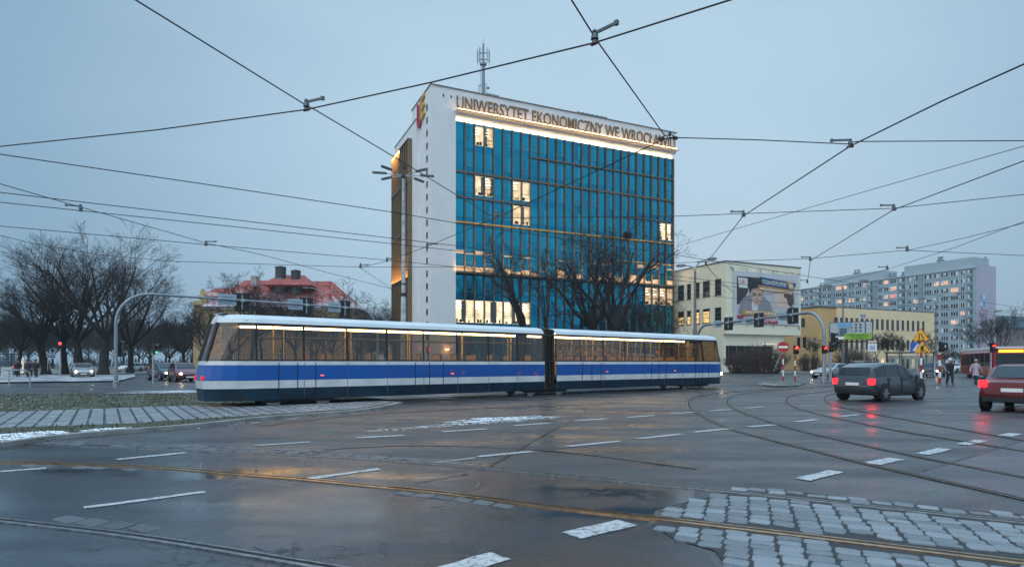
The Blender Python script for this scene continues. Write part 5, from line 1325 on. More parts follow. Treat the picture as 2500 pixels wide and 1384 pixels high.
for (zc, dx) in ((z1, -.02), (z2, .06)):
    for nm, s, yy, m in (('border', .98, .03, M_red), ('face', .90, .016, M_yel)):
        pl = [(a+dx, b) for a, b in rtri(s, .05)]; plate(T, nm, pl, zc-.02, yy, m)
def bars(T, polys, z, dx): 
    mb = MB()
    for pl in polys: mb.prism([(a+dx, b) for a, b in pl], 0, .012, 0, Matrix.Translation((0,.003,z)) @ FACE_FRONT)
    mb.build('symbol', M_black, T)
bars(T, [[(-.12,-.22),(-.07,-.22),(-.06,.22),(-.11,.22)], [(.10,-.22),(.15,-.22),(.15,-.02),(.05,.10),(.05,.22),(.0,.22),(.0,.08),(.10,-.04)]], z1-.04, -.02)
bars(T, [[(-.10,-.24),(-.05,-.24),(-.02,-.05),(-.07,0)], [(.04,-.24),(.09,-.24),(.05,-.02),(-.03,.02)], [(-.10,-.02),(.03,0),(.10,.18),(.05,.24),(-.04,.22),(-.10,.10)], circ(.0) and [(a+.12,b+.27) for a,b in circ(.045,12)], [(.0,.06),(.03,.08),(.20,-.14),(.18,-.16)], [(.16,-.24),(.34,-.24),(.26,-.13)], [(-.32,-.24),(-.2,-.24),(-.25,-.19)]], z2-.03, .06)
Y = 42; x, y, _ = at(2240, Y); T = thing('crossing_sign', 'blue and white pedestrian crossing sign half behind the yellow triangles', 'road sign', (x, y, 0), facing(2240, Y))
zc = H+(885-848)/F*Y; mb = MB(); mb.cyl((0,.08,0),(0,.08,zc), .04, 8); mb.build('post', M_galv, T)
plate(T, 'plate', rect(.85,.72), zc, .03, M_blue); plate(T, 'triangle', tri(.6), zc-.06, .016, M_wsign)
bars(T, [[(-.06,-.12),(-.02,-.12),(.02,.0),(-.01,.02)],[(.05,-.12),(.09,-.12),(.03,.04),(0,.03)],[(-.03,.0),(.04,.0),(.04,.11),(-.02,.11)],[(a,b+.15) for a,b in circ(.03,10)]], zc-.05, 0)
Y = 58; x, y, _ = at(2130, Y); T = thing('tram_stop_sign', 'white tram stop sign with a blue tram symbol', 'stop sign', (x, y, 0), facing(2130, Y))
zc = H+(885-848)/F*Y; mb = MB(); mb.cyl((0,.07,0),(0,.07,zc+.5), .04, 8); mb.build('post', M_galv, T)
plate(T, 'plate', rect(.75,.72), zc, .02, M_wsign); plate(T, 'header', rect(.75,.25), zc+.55, .02, mat('pale_red', (.6,.42,.42), .5)); plate(T, 'symbol_frame', rect(.44,.42), zc-.02, .006, M_blue); plate(T, 'symbol_field', rect(.34,.30), zc-.02, -.008, M_wsign); plate(T, 'symbol', rect(.26,.12), zc-.03, -.022, M_blue)
Y = 72; x, y, _ = at(128, Y); T = thing('tram_stop_sign', 'small white stop sign between the two left park trunks', 'stop sign', (x, y, 0), facing(128, Y))
zc = H+(885-869)/F*Y; mb = MB(); mb.cyl((-.45,.07,0),(-.45,.07,zc+.5), .05, 8); mb.build('post', M_galv, T)
plate(T, 'plate', rect(.62,.62), zc, .02, M_wsign); plate(T, 'symbol_frame', rect(.44,.36), zc-.02, .006, M_blue); plate(T, 'symbol', rect(.3,.1), zc, -.01, M_wsign)
Y = 70; x, y, _ = at(2107, Y); T = thing('parking_sign', 'blue square sign with a white letter N above the hoarding', 'road sign', (x, y, 0), facing(2107, Y))
zc = H+(885-771)/F*Y; mb = MB(); mb.cyl((.1,.1,0),(.1,.1,zc), .05, 8); mb.build('post', M_galv, T); plate(T, 'plate', rect(.5,.36), zc, .03, M_blue)
mb = MB(); text_into(mb, 'N', .38, .012, Matrix.Translation((-.11,.012,zc-.13)) @ FACE_FRONT); mb.build('lettering', M_wsign, T)
for u, Y, vv, lb in ((560,88,872,'round blue sign by the school, seen through the tram'),): 
    x, y, _ = at(u, Y); T = thing('direction_sign', lb, 'road sign', (x, y, 0), facing(u, Y)); zc = H+(885-vv)/F*Y
    mb = MB(); mb.cyl((0,.06,0),(0,.06,zc), .05, 8); mb.build('post', M_galv, T); plate(T, 'disc', circ(.4), zc, .02, M_blue); bars(T, [rect(.4,.08), rect(.08,.4)], zc, 0)
# advertising hoarding
Y = 66; ua, ub = 2036, 2117; x, y, _ = at((ua+ub)/2, Y); T = thing('billboard', 'rounded hoarding with a pale building picture and a lime green panel', 'billboard', (x, y, 0), facing((ua+ub)/2, Y, -6))
wB = (ub-ua)/F*Y*1.16; zb, zt_ = H+(885-830)/F*Y, H+(885-785)/F*Y; hB = zt_-zb; zc = (zb+zt_)/2
def rrect(w_, h_, r):
    o = []
    for (cx, cy, a0) in ((w_/2-r,-h_/2+r,-90),(w_/2-r,h_/2-r,0),(-w_/2+r,h_/2-r,90),(-w_/2+r,-h_/2+r,180)):
        for k in range(5): a = R(a0+22.5*k); o.append((cx+r*math.cos(a), cy+r*math.sin(a)))
    return o
plate(T, 'frame', rrect(wB, hB, .25), zc, .10, M_dark, .12); plate(T, 'picture', rrect(wB-.12, hB-.12, .22), zc, -.022, mat('ad_picture', (.30,.40,.44), .5, var=.5, scale=1.2), .01)
def boxes(T, name, m, rs, d):
    mb = MB()
    for (a, b, c_, e_) in rs: mb.box((a*wB-wB/2, -d-.008, zb+b*hB), (c_*wB-wB/2, -d, zb+e_*hB))
    return mb.build(name, m, T)
boxes(T, 'ad_sky', mat('ad_sky', (.16,.36,.62), .5), [(.2,.72,.55,.94)], .036)
boxes(T, 'ad_building', mat('ad_building', (.42,.46,.48), .5), [(.55,.36,.97,.95),(.05,.25,.2,.85)], .046)
for r_ in [(.60+.1*i,.42+.17*j,.65+.1*i,.54+.17*j) for i in range(2) for j in range(3)]+[(.82,.36,.85,.95),(.25,.2,.42,.65)]: boxes(T, 'ad_window', mat('ad_windows', (.06,.12,.16), .4), [r_], .056)
boxes(T, 'ad_panel', mat('lime_panel', (.24,.46,.03), .5), [(.36,.03,.97,.36)], .066)
boxes(T, 'ad_strip', M_wsign, [(.03,.05,.36,.2)], .066)
boxes(T, 'ad_text', mat('lime_text', (.05,.14,.02), .5), [(.42,.25,.9,.29),(.5,.16,.9,.20),(.55,.08,.88,.11)], .076)
mb = MB(); mb.box((-wB/2-.1,.15,zb-.25),(wB/2+.2,.35,zb-.1)); mb.cyl((-wB*.1,.25,0),(-wB*.1,.25,zb), .16, 10); mb.build('support', M_dark, T)

# ================================================================ street lamps
M_lampc = mat('dark_concrete', (.17,.155,.14), .85, bump=.2)
def lamp(label, u, Y, vtop, arms, rad=.09, mat_=M_lampc):
    x, y, _ = at(u, Y); zt = H+(885-vtop)/F*Y
    T = thing('street_lamp', label, 'street lamp', (x, y, 0), math.atan2(y, x)-R(90))
    hmin = min(a[1] for a in arms)*Y/F
    mb = MB(); mb.tube([(0,0,0),(0,0,zt*.45),(0,0,zt*.47),(0,0,zt)], [rad*1.5,rad*1.25,rad*.9,rad*.6], 10); mb.build('pole', mat_, T, smooth=True)
    for (du, dv) in arms:
        dx, dz = du/F*Y, dv/F*Y; s = 1 if dx > 0 else -1
        pts = [(0,0,zt-.05)]+[(dx*(1-math.cos(a))*.9, 0, zt+dz*math.sin(a)) for a in [math.pi/2*k/7 for k in range(1, 8)]]
        mb = MB(); mb.tube(pts, rad*.5, 8); mb.build('arm', M_galv, T, smooth=True)
        e = Vector(pts[-1]); mb = MB()
        mb.loft([[(e.x+s*(-.1+.95*t), yy*wd_*1.3, e.z+zz*hh_*1.5) for yy, zz in ((-1,-.5),(-.8,.5),(.8,.5),(1,-.5))] for t, wd_, hh_ in ((0,.05,.08),(.25,.13,.15),(.7,.15,.17),(1,.09,.10))])
        mb.build('lamp_head', mat('lamp_head_grey', (.12,.135,.15), .45, .3), T, smooth=True)
    return T
lamp('double armed concrete lamp between the tower and the annexe', 1697, 58, 662, [(32,28),(-26,15)], .17)
lamp('double armed lamp standing before the ochre block', 2058, 72, 700, [(40,12),(-28,4)], .11)
lamp('double armed lamp standing before the flats', 2285, 86, 738, [(46,18),(-24,10)], .12)
lamp('lamp with a spotlight arm at the right edge beyond the flats', 2470, 90, 768, [(26,12),(-22,10)], .12)
lamp('thin double armed lamp behind the left gantry', 787, 84, 722, [(28,12),(-34,18)], .08)
lamp('thin lamp pole seen through the tram windows by the school', 549, 80, 780, [(18,8)], .07, M_galv)
lamp('short park lamp before the ochre wall', 1995, 80, 835, [(2,4),(-2,4)], .06, M_dark)
# high mast with a star of eight lanterns
Y = 60; x, y, _ = at(985, Y); zt = H+(885-430)/F*Y
T = thing('high_mast_lamp', 'tall mast with a star of eight long lanterns before the gold fins', 'high mast', (x, y, 0), 0)
mb = MB(); mb.tube([(0,0,0),(0,0,8.0),(0,0,8.05),(0,0,zt)], [.34,.25,.21,.14], 12); mb.build('mast', mat('mast_concrete', (.40,.42,.42), .85, var=.35, scale=2), T, smooth=True)
mb = MB(); mb.tube([(0,0,zt-.25),(0,0,zt+.12)], .2, 10); mb.tube([(0,0,8.1),(0,0,8.4)], .3, 12); mb.tube([(0,0,9.3),(0,0,9.36)], .3, 12); mb.build('collar', M_dark, T)
for k in range(8):
    a = R(12+45*k); ca, sa = math.cos(a), math.sin(a); up = .10
    mb = MB(); mb.tube([(.1*ca,.1*sa,zt),(1.75*ca,1.75*sa,zt+up+.05)], [.045,.035], 8); mb.build('arm', M_galv, T)
    M = Matrix.Translation((0,0,zt+up+.06)) @ Matrix.Rotation(a, 4, 'Z')
    mb = MB(); mb.loft([[M @ Vector((x_,yy*w_,zz)) for yy, zz in ((-1,-.08),(-.8,.10),(.8,.10),(1,-.08))] for x_, w_ in ((1.62,.07),(1.8,.13),(2.85,.14),(3.02,.08))]); mb.build('lantern', mat('lantern_grey', (.055,.07,.085), .4, .3), T)

# ================================================================ shelters, railing, cabinet
def shelter(label, u, Y, rz, Ls=4.2, panel=True, lit=False):
    x, y, _ = at(u, Y); T = thing('bus_shelter', label, 'bus shelter', (x, y, 0), rz)
    mb = MB(); mb.box((-Ls/2-.15,-.9,2.45),(Ls/2+.15,.8,2.58)); mb.build('roof', M_dark, T, bevel=.03)
    for sx in (-Ls/2, -Ls/6, Ls/6, Ls/2): mb = MB(); mb.box((sx-.04,.60,0),(sx+.04,.68,2.45)); mb.build('post', M_dark, T)
    mb = MB(); mb.box((-Ls/2+.05,.63,.3),(Ls/2-.05,.645,2.2)); mb.build('rear_glass', clear_glass('shelter_glass', (.62,.68,.72)), T)
    mb = MB(); mb.box((-Ls/2-.06,-.55,.1),(-Ls/2+.06,.58,2.3)); mb.build('side_panel', M_black if panel else M_dark, T)
    mb = MB(); mb.box((Ls/2-.06,-.5,.25),(Ls/2+.06,.5,2.15)); mb.build('poster_case', lit_room('poster_light', (.9,.85,.7), .7, 1.4) if lit else mat('poster_case', (.30,.38,.45), .4), T)
    mb = MB(); mb.box((-Ls/3,.15,.42),(Ls/3,.5,.47)); mb.box((-Ls/3,.3,0),(-Ls/3+.06,.36,.42)); mb.box((Ls/3-.06,.3,0),(Ls/3,.36,.42)); mb.build('bench', M_grey, T)
    mb = MB(); mb.box((-Ls/2+.1,-.86,2.581),(Ls/2-.1,.76,2.60)); mb.build('roof_frost', mat('frost', (.62,.66,.70), .6), T)
    return T
shelter('dark glazed bus shelter under the yellow road signs', 2222, 61, R(-30), 4.0)
shelter('lit bus shelter at the left edge behind the white cabinet', 8, 72, R(20), 3.6, True, True)
Y = 41; p_ = G(17, 932, .1); T = thing('utility_cabinet', 'white utility cabinet behind the railing at the left edge', 'cabinet', (p_.x, p_.y, .1), R(28))
mb = MB(); mb.box((-.27,-.2,.0),(.27,.2,1.0)); mb.build('body', M_wsign, T, bevel=.015); mb = MB(); mb.box((-.31,-.24,1.0),(.31,.24,1.06)); mb.build('lid', M_wsign, T); mb = MB(); mb.box((-.24,-.207,.06),(.24,-.201,.94)); mb.box((.15,-.22,.5),(.18,-.207,.6)); mb.build('door', mat('cabinet_door', (.6,.62,.63), .5), T)
Y = 36.5; x0_, x1_ = at(-60, Y)[0], at(103, 39)[0]; T = thing('guard_railing', 'pale tubular guard railing with a rounded end at the left edge', 'railing', (x1_, 38, .0), 0)
dd = Vector((x0_-x1_, -2.2, 0)); 
mb = MB(); r_ = .35; dn = dd.normalized(); pts = [Vector((0,0,0)), Vector((0,0,.72))]+[dn*(r_*(1-math.cos(a)))+Vector((0,0,.72+.32*math.sin(a))) for a in [math.pi/2*i/6 for i in range(1, 7)]]+[dd+Vector((0,0,1.04))]
mb.tube(pts, .04, 8); mb.build('top_rail', M_galv, T, smooth=True)
mb = MB(); mb.tube([dn*.05+Vector((0,0,.5)), dd+Vector((0,0,.5))], .03, 8); mb.build('middle_rail', M_galv, T)
for k in (1, 2, 3): mb = MB(); q = dd*(k/3.0); mb.tube([q, q+Vector((0,0,1.04))], .035, 8); mb.build('post', M_galv, T)

# ================================================================ people
M_skin = mat('skin', (.45,.27,.20), .6, var=.05)
def person(label, loc, rz, h=1.7, coat='black', legs='dark', hat=None, hair=(.03,.02,.015), stride=.18, coat_len=.52, arm=.25, group=None):
    T = thing('person', label, 'person', loc, rz, group)
    k = h/1.7
    me = bpy.data.meshes.new('body'); V = []; E = []; Rr = []
    def add(p, r, par=None):
        V.append((p[0]*k, p[1]*k, p[2]*k)); Rr.append(r*k)
        if par is not None: E.append((par, len(V)-1))
        return len(V)-1
    hip_ = add((0,0,.92), .15); sp_ = add((0,0,1.12), .145, hip_); ch = add((.01,0,1.32), .16, sp_); nk = add((.02,0,1.46), .065, ch); hd0 = add((.035,0,1.54), .075, nk); hd1 = add((.045,0,1.63), .10, hd0); add((.03,0,1.69), .075, hd1); add((.125,0,1.60), .022, hd1)
    for s in (-1, 1):
        st = stride*s
        a = add((0,.09*s,.86), .10, hip_); b_ = add((st*.45+.03,.10*s,.49), .068, a); c_ = add((st-.03,.10*s,.10), .046, b_); add((st+.13,.11*s,.04), .04, c_)
        a = add((.0,.19*s,1.40), .065, ch); b_ = add((-.02-arm*.5*s,.25*s,1.13), .05, a); c_ = add((.06-arm*s,.24*s,.90), .038, b_); d_ = add((.08-arm*s,.24*s,.83), .036, c_)
        for j in range(3): add((.10-arm*s+.012*j,.225*s+.015*(j-1),.75+.01*j), .010, d_)
        add((.12-arm*s,.215*s,.80), .011, d_)
    me.from_pydata(V, E, []); o = bpy.data.objects.new('body', me); COL.objects.link(o); o.parent = T
    sk = o.modifiers.new('skin', 'SKIN'); 
    for i, r in enumerate(Rr): me.skin_vertices[0].data[i].radius = (r, r)
    me.skin_vertices[0].data[0].use_root = True
    sb = o.modifiers.new('sub', 'SUBSURF'); sb.levels = 1; sb.render_levels = 2
    me.materials.append(M_skin)
    mc = mat('coat_'+coat, {'black':(.012,.013,.017),'lilac':(.42,.34,.40),'navy':(.015,.02,.04),'grey':(.08,.085,.09),'brown':(.07,.045,.03)}[coat], .85, var=.25, scale=12)
    ml = mat('trousers', (.02,.022,.03), .85)
    def ring(cx, cz, rx, ry, n=14): return [((cx+rx*math.cos(2*math.pi*i/n))*k, ry*math.sin(2*math.pi*i/n)*k, cz*k) for i in range(n)]
    mb = MB(); mb.loft([ring(.0,.92-coat_len*.4,.19,.215), ring(0,.92,.165,.195), ring(0,1.1,.155,.185), ring(.01,1.3,.165,.215), ring(.01,1.42,.12,.18), ring(.02,1.48,.085,.09)]); 
    for s in (-1, 1): mb.tube([tuple(c*k for c in q) for q in ((.0,.17*s,1.41),(-.02-arm*.5*s,.25*s,1.13),(.06-arm*s,.24*s,.90))], [.085*k,.068*k,.056*k], 10)
    mb.build('coat', mc, T, smooth=True)
    mb = MB()
    for s in (-1, 1):
        st = stride*s; mb.tube([tuple(c*k for c in q) for q in ((0,.085*s,.88),(st*.45+.03,.10*s,.49),(st-.03,.10*s,.09))], [.115*k,.082*k,.064*k], 10)
    mb.build('trousers', ml, T, smooth=True)
    mb = MB()
    for s in (-1, 1): st = stride*s; mb.sphere(((st+.04)*k,.105*s*k,.05*k), .06*k, 10, 6, 0, (2.1,.85,.8))
    mb.build('shoes', M_black, T, smooth=True)
    mh = mat('hair_%d' % int(hair[0]*1000), hair, .8)
    mb = MB(); mb.sphere((.02*k,0,1.655*k), .108*k, 12, 8, 0, (1.02,.98,.92)); mb.build('hair', mh, T, smooth=True)
    if hat:
        mb = MB(); mb.sphere((.025*k,0,1.675*k), .125*k, 12, 8, 0, (1.0,.96,.80)); mb.sphere((.02*k,0,1.79*k), .045*k, 8, 6); mb.build('hat', mat('hat_'+hat, {'white':(.7,.7,.72),'lilac':(.30,.26,.36),'dark':(.03,.03,.035)}[hat], .9), T, smooth=True)
    mb = MB()
    for s in (-1, 1): mb.sphere((.135*k,.036*s*k,1.615*k), .011*k, 6, 4)
    mb.sphere((.128*k,0,1.555*k), .018*k, 6, 4, 0, (.4,1,.35)); mb.build('facial_features', mat('dark_features', (.12,.05,.04), .6), T)
    return T
g = at(2319, 41); person('pedestrian in a black coat and white bobble hat beside the striped signal post', g, toward(2319,41,25), 1.72, 'black', hat='white', stride=.16)
g = at(2382, 42); person('pedestrian in a quilted lilac coat and purple hat walking away right', g, toward(2382,42,150), 1.66, 'lilac', hat='lilac', stride=.24, coat_len=.75)
for u, Y, ct, lb, ht in ((44,60,'black','black coated figure next to the lit shelter poster',None),(68,58,'navy','person in navy carrying nothing, left of the grey coated one','dark'),(74,61,'grey','person in a grey coat half hidden behind the navy one',None),(88,57,'black','person in black at the right end of the waiting group','dark')):
    person(lb, (at(u,Y)[0], Y, .06), toward(u,Y,rnd.uniform(-60,60)), rnd.uniform(1.62,1.8), ct, hat=ht, stride=.05, arm=.08, group='people waiting at the left stop')

# ================================================================ overhead wires
def wire(label, pts, Z=5.6, r=.0102, sagr=None):
    q = [W(u, v, Z) for u, v in pts]; c0 = q[len(q)//2].copy()
    mb = MB(); mb.tube([p-c0 for p in q], r, 5); o = mb.build('overhead_wire', M_wire); o.location = c0
    tag(o, label, 'overhead wire', 'overhead tram wires'); return o
ZS = 5.72
wire('thick contact wire rising from the left edge over the tower roof', [(-300,398),(0,358),(380,318),(748,268),(1052,202),(1452,105),(1785,0),(2100,-105)], r=.0112)
wire('span wire falling from the top left to the tower glass', [(170,-100),(330,0),(748,258),(775,272),(970,388),(1205,531)], ZS)
wire('span wire falling from top centre to the last letters of the lettering', [(1325,-112),(1395,0),(1450,88),(1466,112),(1622,330)], ZS)
wire('contact wire bending down from the right edge to the street lamp', [(2900,-10),(2500,157),(2300,247),(2076,357),(1815,527),(1723,645)], r=.013)
wire('contact wire bending down from the right edge to the end of the annexe', [(2900,248),(2500,393),(2182,512),(1979,636),(1971,690)], r=.012)
wire('level span wire from the lettering to the right edge', [(1632,336),(1850,342),(2066,352),(2090,346),(2500,344),(2800,343)], ZS)
wire('span wire from the tower glass rising gently to the right edge', [(1212,532),(1650,528),(1808,522),(2178,509),(2500,475),(2800,446)], ZS)
wire('thin wire slanting from the tower edge up to the right edge', [(1655,601),(1800,558),(2070,480),(2500,357),(2800,272)], 6.4, .009)
wire('thin span wire above the annexe roof to the right edge', [(1640,642),(1970,632),(2215,611),(2500,624),(2700,634)], ZS, .011)
wire('thin wire fanning up from the flats to the right edge', [(2168,657),(2330,605),(2500,541),(2700,466)], ZS, .010)
wire('upper thin wire fanning up to the right edge', [(2218,611),(2360,580),(2500,545),(2700,500)], ZS, .010)
wire('thin span wire sagging before the flats roof', [(1800,728),(1977,704),(2168,657)], ZS, .011)
wire('contact wire from the left edge crossing tower and banner', [(-300,340),(0,377),(480,447),(970,520),(1113,545),(1640,621),(2000,679),(2150,702),(2500,752),(2700,776)], r=.0112)
wire('upper one of two close contact wires from the left edge', [(-300,436),(0,470),(556,535),(1113,600),(1640,673),(2000,716),(2500,770)], r=.0112)
wire('lower one of two close contact wires from the left edge', [(-300,462),(0,494),(556,552),(1113,612),(1640,683),(2000,724),(2500,776)], r=.0112)
wire('contact wire over the left tree crowns and red roof', [(-300,524),(0,552),(500,597),(945,635),(1113,652),(1640,714),(2000,748)], r=.0112)
wire('span wire falling across the left tree top to the red roof', [(-200,396),(0,449),(197,506),(505,594),(632,620),(809,668),(960,706)], ZS, .011)
wire('span wire from the lettering ring down to the stair windows', [(1622,340),(1430,430),(1212,531),(1043,602),(942,638),(880,653)], ZS, .011)
wire('thin level span wire before the red roof', [(430,638),(735,648),(880,652),(1113,652),(1300,655)], ZS, .011)
wire('short span wire from the level one towards the tower foot', [(880,654),(940,694),(965,711)], ZS, .011)
wire('short hanger wire from the street lamp insulator', [(1723,646),(1760,690),(1790,712)], 5.6, .014)
wire('faint wire at the left edge across the left trees', [(-200,545),(0,575),(70,592),(240,622),(440,640)], ZS, .010)
wire('short thin wire over the far right tree', [(2440,755),(2470,760),(2560,800)], ZS, .012)
def insulator(label, u, v, Z=5.6, d=(1,0,0), s=1.0):
    s *= .78
    p = W(u, v, Z); T = thing('wire_insulator', label, 'insulator', p, math.atan2(d[1], d[0]), 'insulators on the tram wires')
    mb = MB(); mb.tube([(0,0,z_*s) for z_ in (-.02,.02,.035,.045,.06,.12,.135,.15,.18)], [r_*s for r_ in (.04,.04,.025,.058,.055,.045,.025,.04,.025)], 12); mb.build('bell', mat('insulator_glaze', (.10,.12,.13), .25, .1), T, smooth=True)
    mb = MB(); mb.box((.03,-.012,.10),(.34,.012,.135)); mb.box((.31,-.022,.09),(.36,.022,.145)); mb.build('arm', mat('insulator_arm', (.10,.13,.14), .5), T)
    mb = MB(); mb.box((-.06,-.02,-.025),(.06,.02,.0)); mb.build('clamp', mat('red_clamp', (.10,.03,.03), .6), T); return T
for (u, v, d, s, lb) in ((748,267,(.9,-.4,0),1.15,'insulator where two wires cross left of the tower'),(1452,104,(.7,-.7,0),1.15,'insulator where two wires cross high above the tower'),(2076,357,(-1,.1,0),1,'insulator on the bend right of the lettering'),(1815,527,(-1,0,0),1.1,'insulator on the bend right of the tower glass'),(2182,512,(-1,0,0),1.1,'insulator on the right wire above the flats'),(1978,635,(-1,0,0),1.1,'insulator above the annexe roof corner'),(1723,646,(-1,0,0),1.2,'insulator beside the double armed lamp head'),(197,514,(-.9,-.3,0),1.2,'insulator above the left tree crown'),(503,598,(1,0,0),1.1,'insulator on the wire left of the red roof'),(945,638,(1,0,0),1.2,'insulator on the wire left of the gold fins'),(1043,604,(1,0,0),1.2,'insulator in front of the stair windows'),(1212,532,(1,.2,0),1.4,'insulator in front of the upper blue glass'),(880,653,(1,0,0),1.3,'insulator right of the red roof ventilators'),(1971,690,(-1,0,0),1.2,'insulator at the annexe corner by the flats'),(2215,612,(-1,.2,0),1.3,'insulator on the thin wire over the flats'),(2166,658,(-1,.2,0),1.3,'insulator just over the flats penthouse'),(2060,577,(1,0,0),.1,'x')):
    if lb != 'x': insulator(lb, u, v, d=d, s=s)
c = W(1632, 335, ZS); T = thing('wire_ring', 'dark ring with clamps joining span wires before the last letters', 'wire ring', c, 0)
mb = MB(); n = 20; mb.tube([(.10*math.cos(2*math.pi*i/n), .10*math.sin(2*math.pi*i/n), 0) for i in range(n+1)], .010, 6); mb.build('ring', M_wire, T)
for a in (20, 150, 265): mb = MB(); mb.obox(Matrix.Rotation(R(a),4,'Z') @ Matrix.Translation((.15,0,0)), (.09,.04,.05)); mb.build('clamp', M_dark, T)
# ================================================================ bare winter trees
def grow(rg, h, trunk_h, spread, limbs, lean=(0,0), r0=.38, gnarl=.25, up=.25, levels=4, kids=(5,5,4,3), rmin=.017, droop=0.0, lk=(.30,.44)):
    """returns (trunk polylines, branch polylines): list of (points, radii)"""
    trunk, br = [], []
    def walk(p, d, ln, r, n, wob, upb, r_end):
        pts, rr = [p.copy()], [r]; q = p.copy(); dd = d.copy()
        for i in range(n):
            dd = (dd+Vector((rg.gauss(0,wob), rg.gauss(0,wob), rg.gauss(0,wob)*.7+upb))).normalized()
            q = q+dd*(ln/n); pts.append(q.copy()); rr.append(r+(r_end-r)*(i+1)/n)
        return pts, rr
    def rec(p, d, ln, r, lev):
        n = 5 if lev <= 1 else (4 if lev == 2 else 3)
        pts, rr = walk(p, d, ln, r, n, gnarl*(.55+.2*lev), up*(.30 if lev < 3 else .1)-droop*lev*.02, max(rmin*.7, r*.42))
        (trunk if lev == 0 else br).append((pts, rr, lev))
        if lev >= levels: return
        k = kids[min(lev, len(kids)-1)]
        for j in range(k):
            t = .28+.72*(j+rg.random()*.8)/k; t = min(t, .98)
            i = min(int(t*n), n-1); f = t*n-i
            b = pts[i].lerp(pts[i+1], f); ax = (pts[i+1]-pts[i]).normalized()
            ang = rg.uniform(.38, .82); az = rg.uniform(0, 6.283)
            o = ax.orthogonal().normalized(); o2 = ax.cross(o)
            dv = (ax*math.cos(ang)+(o*math.cos(az)+o2*math.sin(az))*math.sin(ang)).normalized()
            rec(b, dv, ln*rg.uniform(.42, .68)*(1.12-.35*t), max(rmin, (rr[i]+(rr[i+1]-rr[i])*f)*rg.uniform(.38,.54)), lev+1)
    base = Vector((0,0,-.1)); d0 = Vector((lean[0], lean[1], 1)).normalized()
    tp, tr = walk(base, d0, trunk_h, r0, 4, .04, .05, r0*.78); tr[0] = r0*1.45
    trunk.append((tp, tr, 0))
    top = tp[-1]
    for k in range(limbs):
        a = 2*math.pi*(k+rg.random()*.5)/limbs; s = spread*rg.uniform(.35, 1.0)
        if k == 0: s *= .25
        d = Vector((math.cos(a)*s+lean[0]*.5, math.sin(a)*s+lean[1]*.5, 1)).normalized()
        st = top if k < limbs-2 else tp[-2].lerp(tp[-1], rg.uniform(.2,.9))
        rec(st, d, (h-trunk_h)*rg.uniform(.62, .80), r0*rg.uniform(*lk), 0)
    # scale to the wanted height
    zmax = max(p.z for l in (trunk, br) for pts, _, _ in l for p in pts); f = h/zmax
    for l in (trunk, br):
        for pts, _, _ in l:
            for p in pts:
                if p.z > trunk_h: p.z = trunk_h+(p.z-trunk_h)*((h-trunk_h)/(zmax-trunk_h))
    return trunk, br
def tree_mesh(polys, thick_n=7):
    mb = MB()
    for pts, rr, lev in polys: mb.tube(pts, rr, thick_n if lev == 0 else (5 if lev == 1 else 3), 0, cap=False)
    return mb
def tree(label, loc, rz=0, seed=1, group=None, cat='tree', scale=1.0, name='bare_tree', **kw):
    rg = random.Random(seed); tr, br = grow(rg, **kw)
    T = thing(name, label, cat, loc, rz, group)
    tree_mesh(tr, 9).build('trunk', M_bark, T, smooth=True); tree_mesh(br).build('crown', M_twig, T, smooth=True)
    T.scale = (scale,)*3
    return T
def tree_copy(src, label, loc, rz, scale, group=None):
    c = copy_tree(src); c.location = loc; c.rotation_euler = (0,0,rz); c.scale = (scale,)*3; c['label'] = label
    if group: c['group'] = group
    elif 'group' in c: del c['group']
    return c
lime = dict(h=18.5, trunk_h=4.2, spread=1.0, limbs=10, r0=.44, gnarl=.10, up=.24, levels=4, kids=(6,5,4,4), rmin=.0095)
def gl(u, Y): x, y, _ = at(u, Y); return (x, y, .05)
tL = 'big bare lime trees at the left'
t1 = tree('big bare lime with a thick trunk just left of the gantry post', gl(252,70), 0, 11, tL, **dict(lime, lean=(.14,0), r0=.52, spread=1.2))
t2 = tree('bare lime on a straight trunk, second left of the gantry post', gl(197,72), 1.1, 12, tL, **dict(lime, h=17.6))
t3 = tree('bare lime with a dark low fork, standing right of the small stop sign', gl(160,74), 2.2, 13, tL, **dict(lime, h=12.5, lean=(-.1,0), r0=.36))
t4 = tree('bare lime leaning over the waiting people', gl(113,72), .4, 14, tL, **dict(lime, h=13.5, trunk_h=3.6, lean=(-.18,0), spread=1.2))
t5 = tree_copy(t2, 'bare lime right behind the left gantry post', gl(318,84), 3.0, .9, tL)
t6 = tree_copy(t3, 'low bare tree far left above the lit shelter', gl(40,70), 4.0, .66, tL)
t7 = tree_copy(t4, 'bare tree cut by the left edge of the view', gl(-20,66), 2.0, .68, tL)
t8 = 0 and tree_copy(t2, 'bare tree behind the left waiting group, lower than its neighbours', gl(82,84), 5.0, .70, tL)
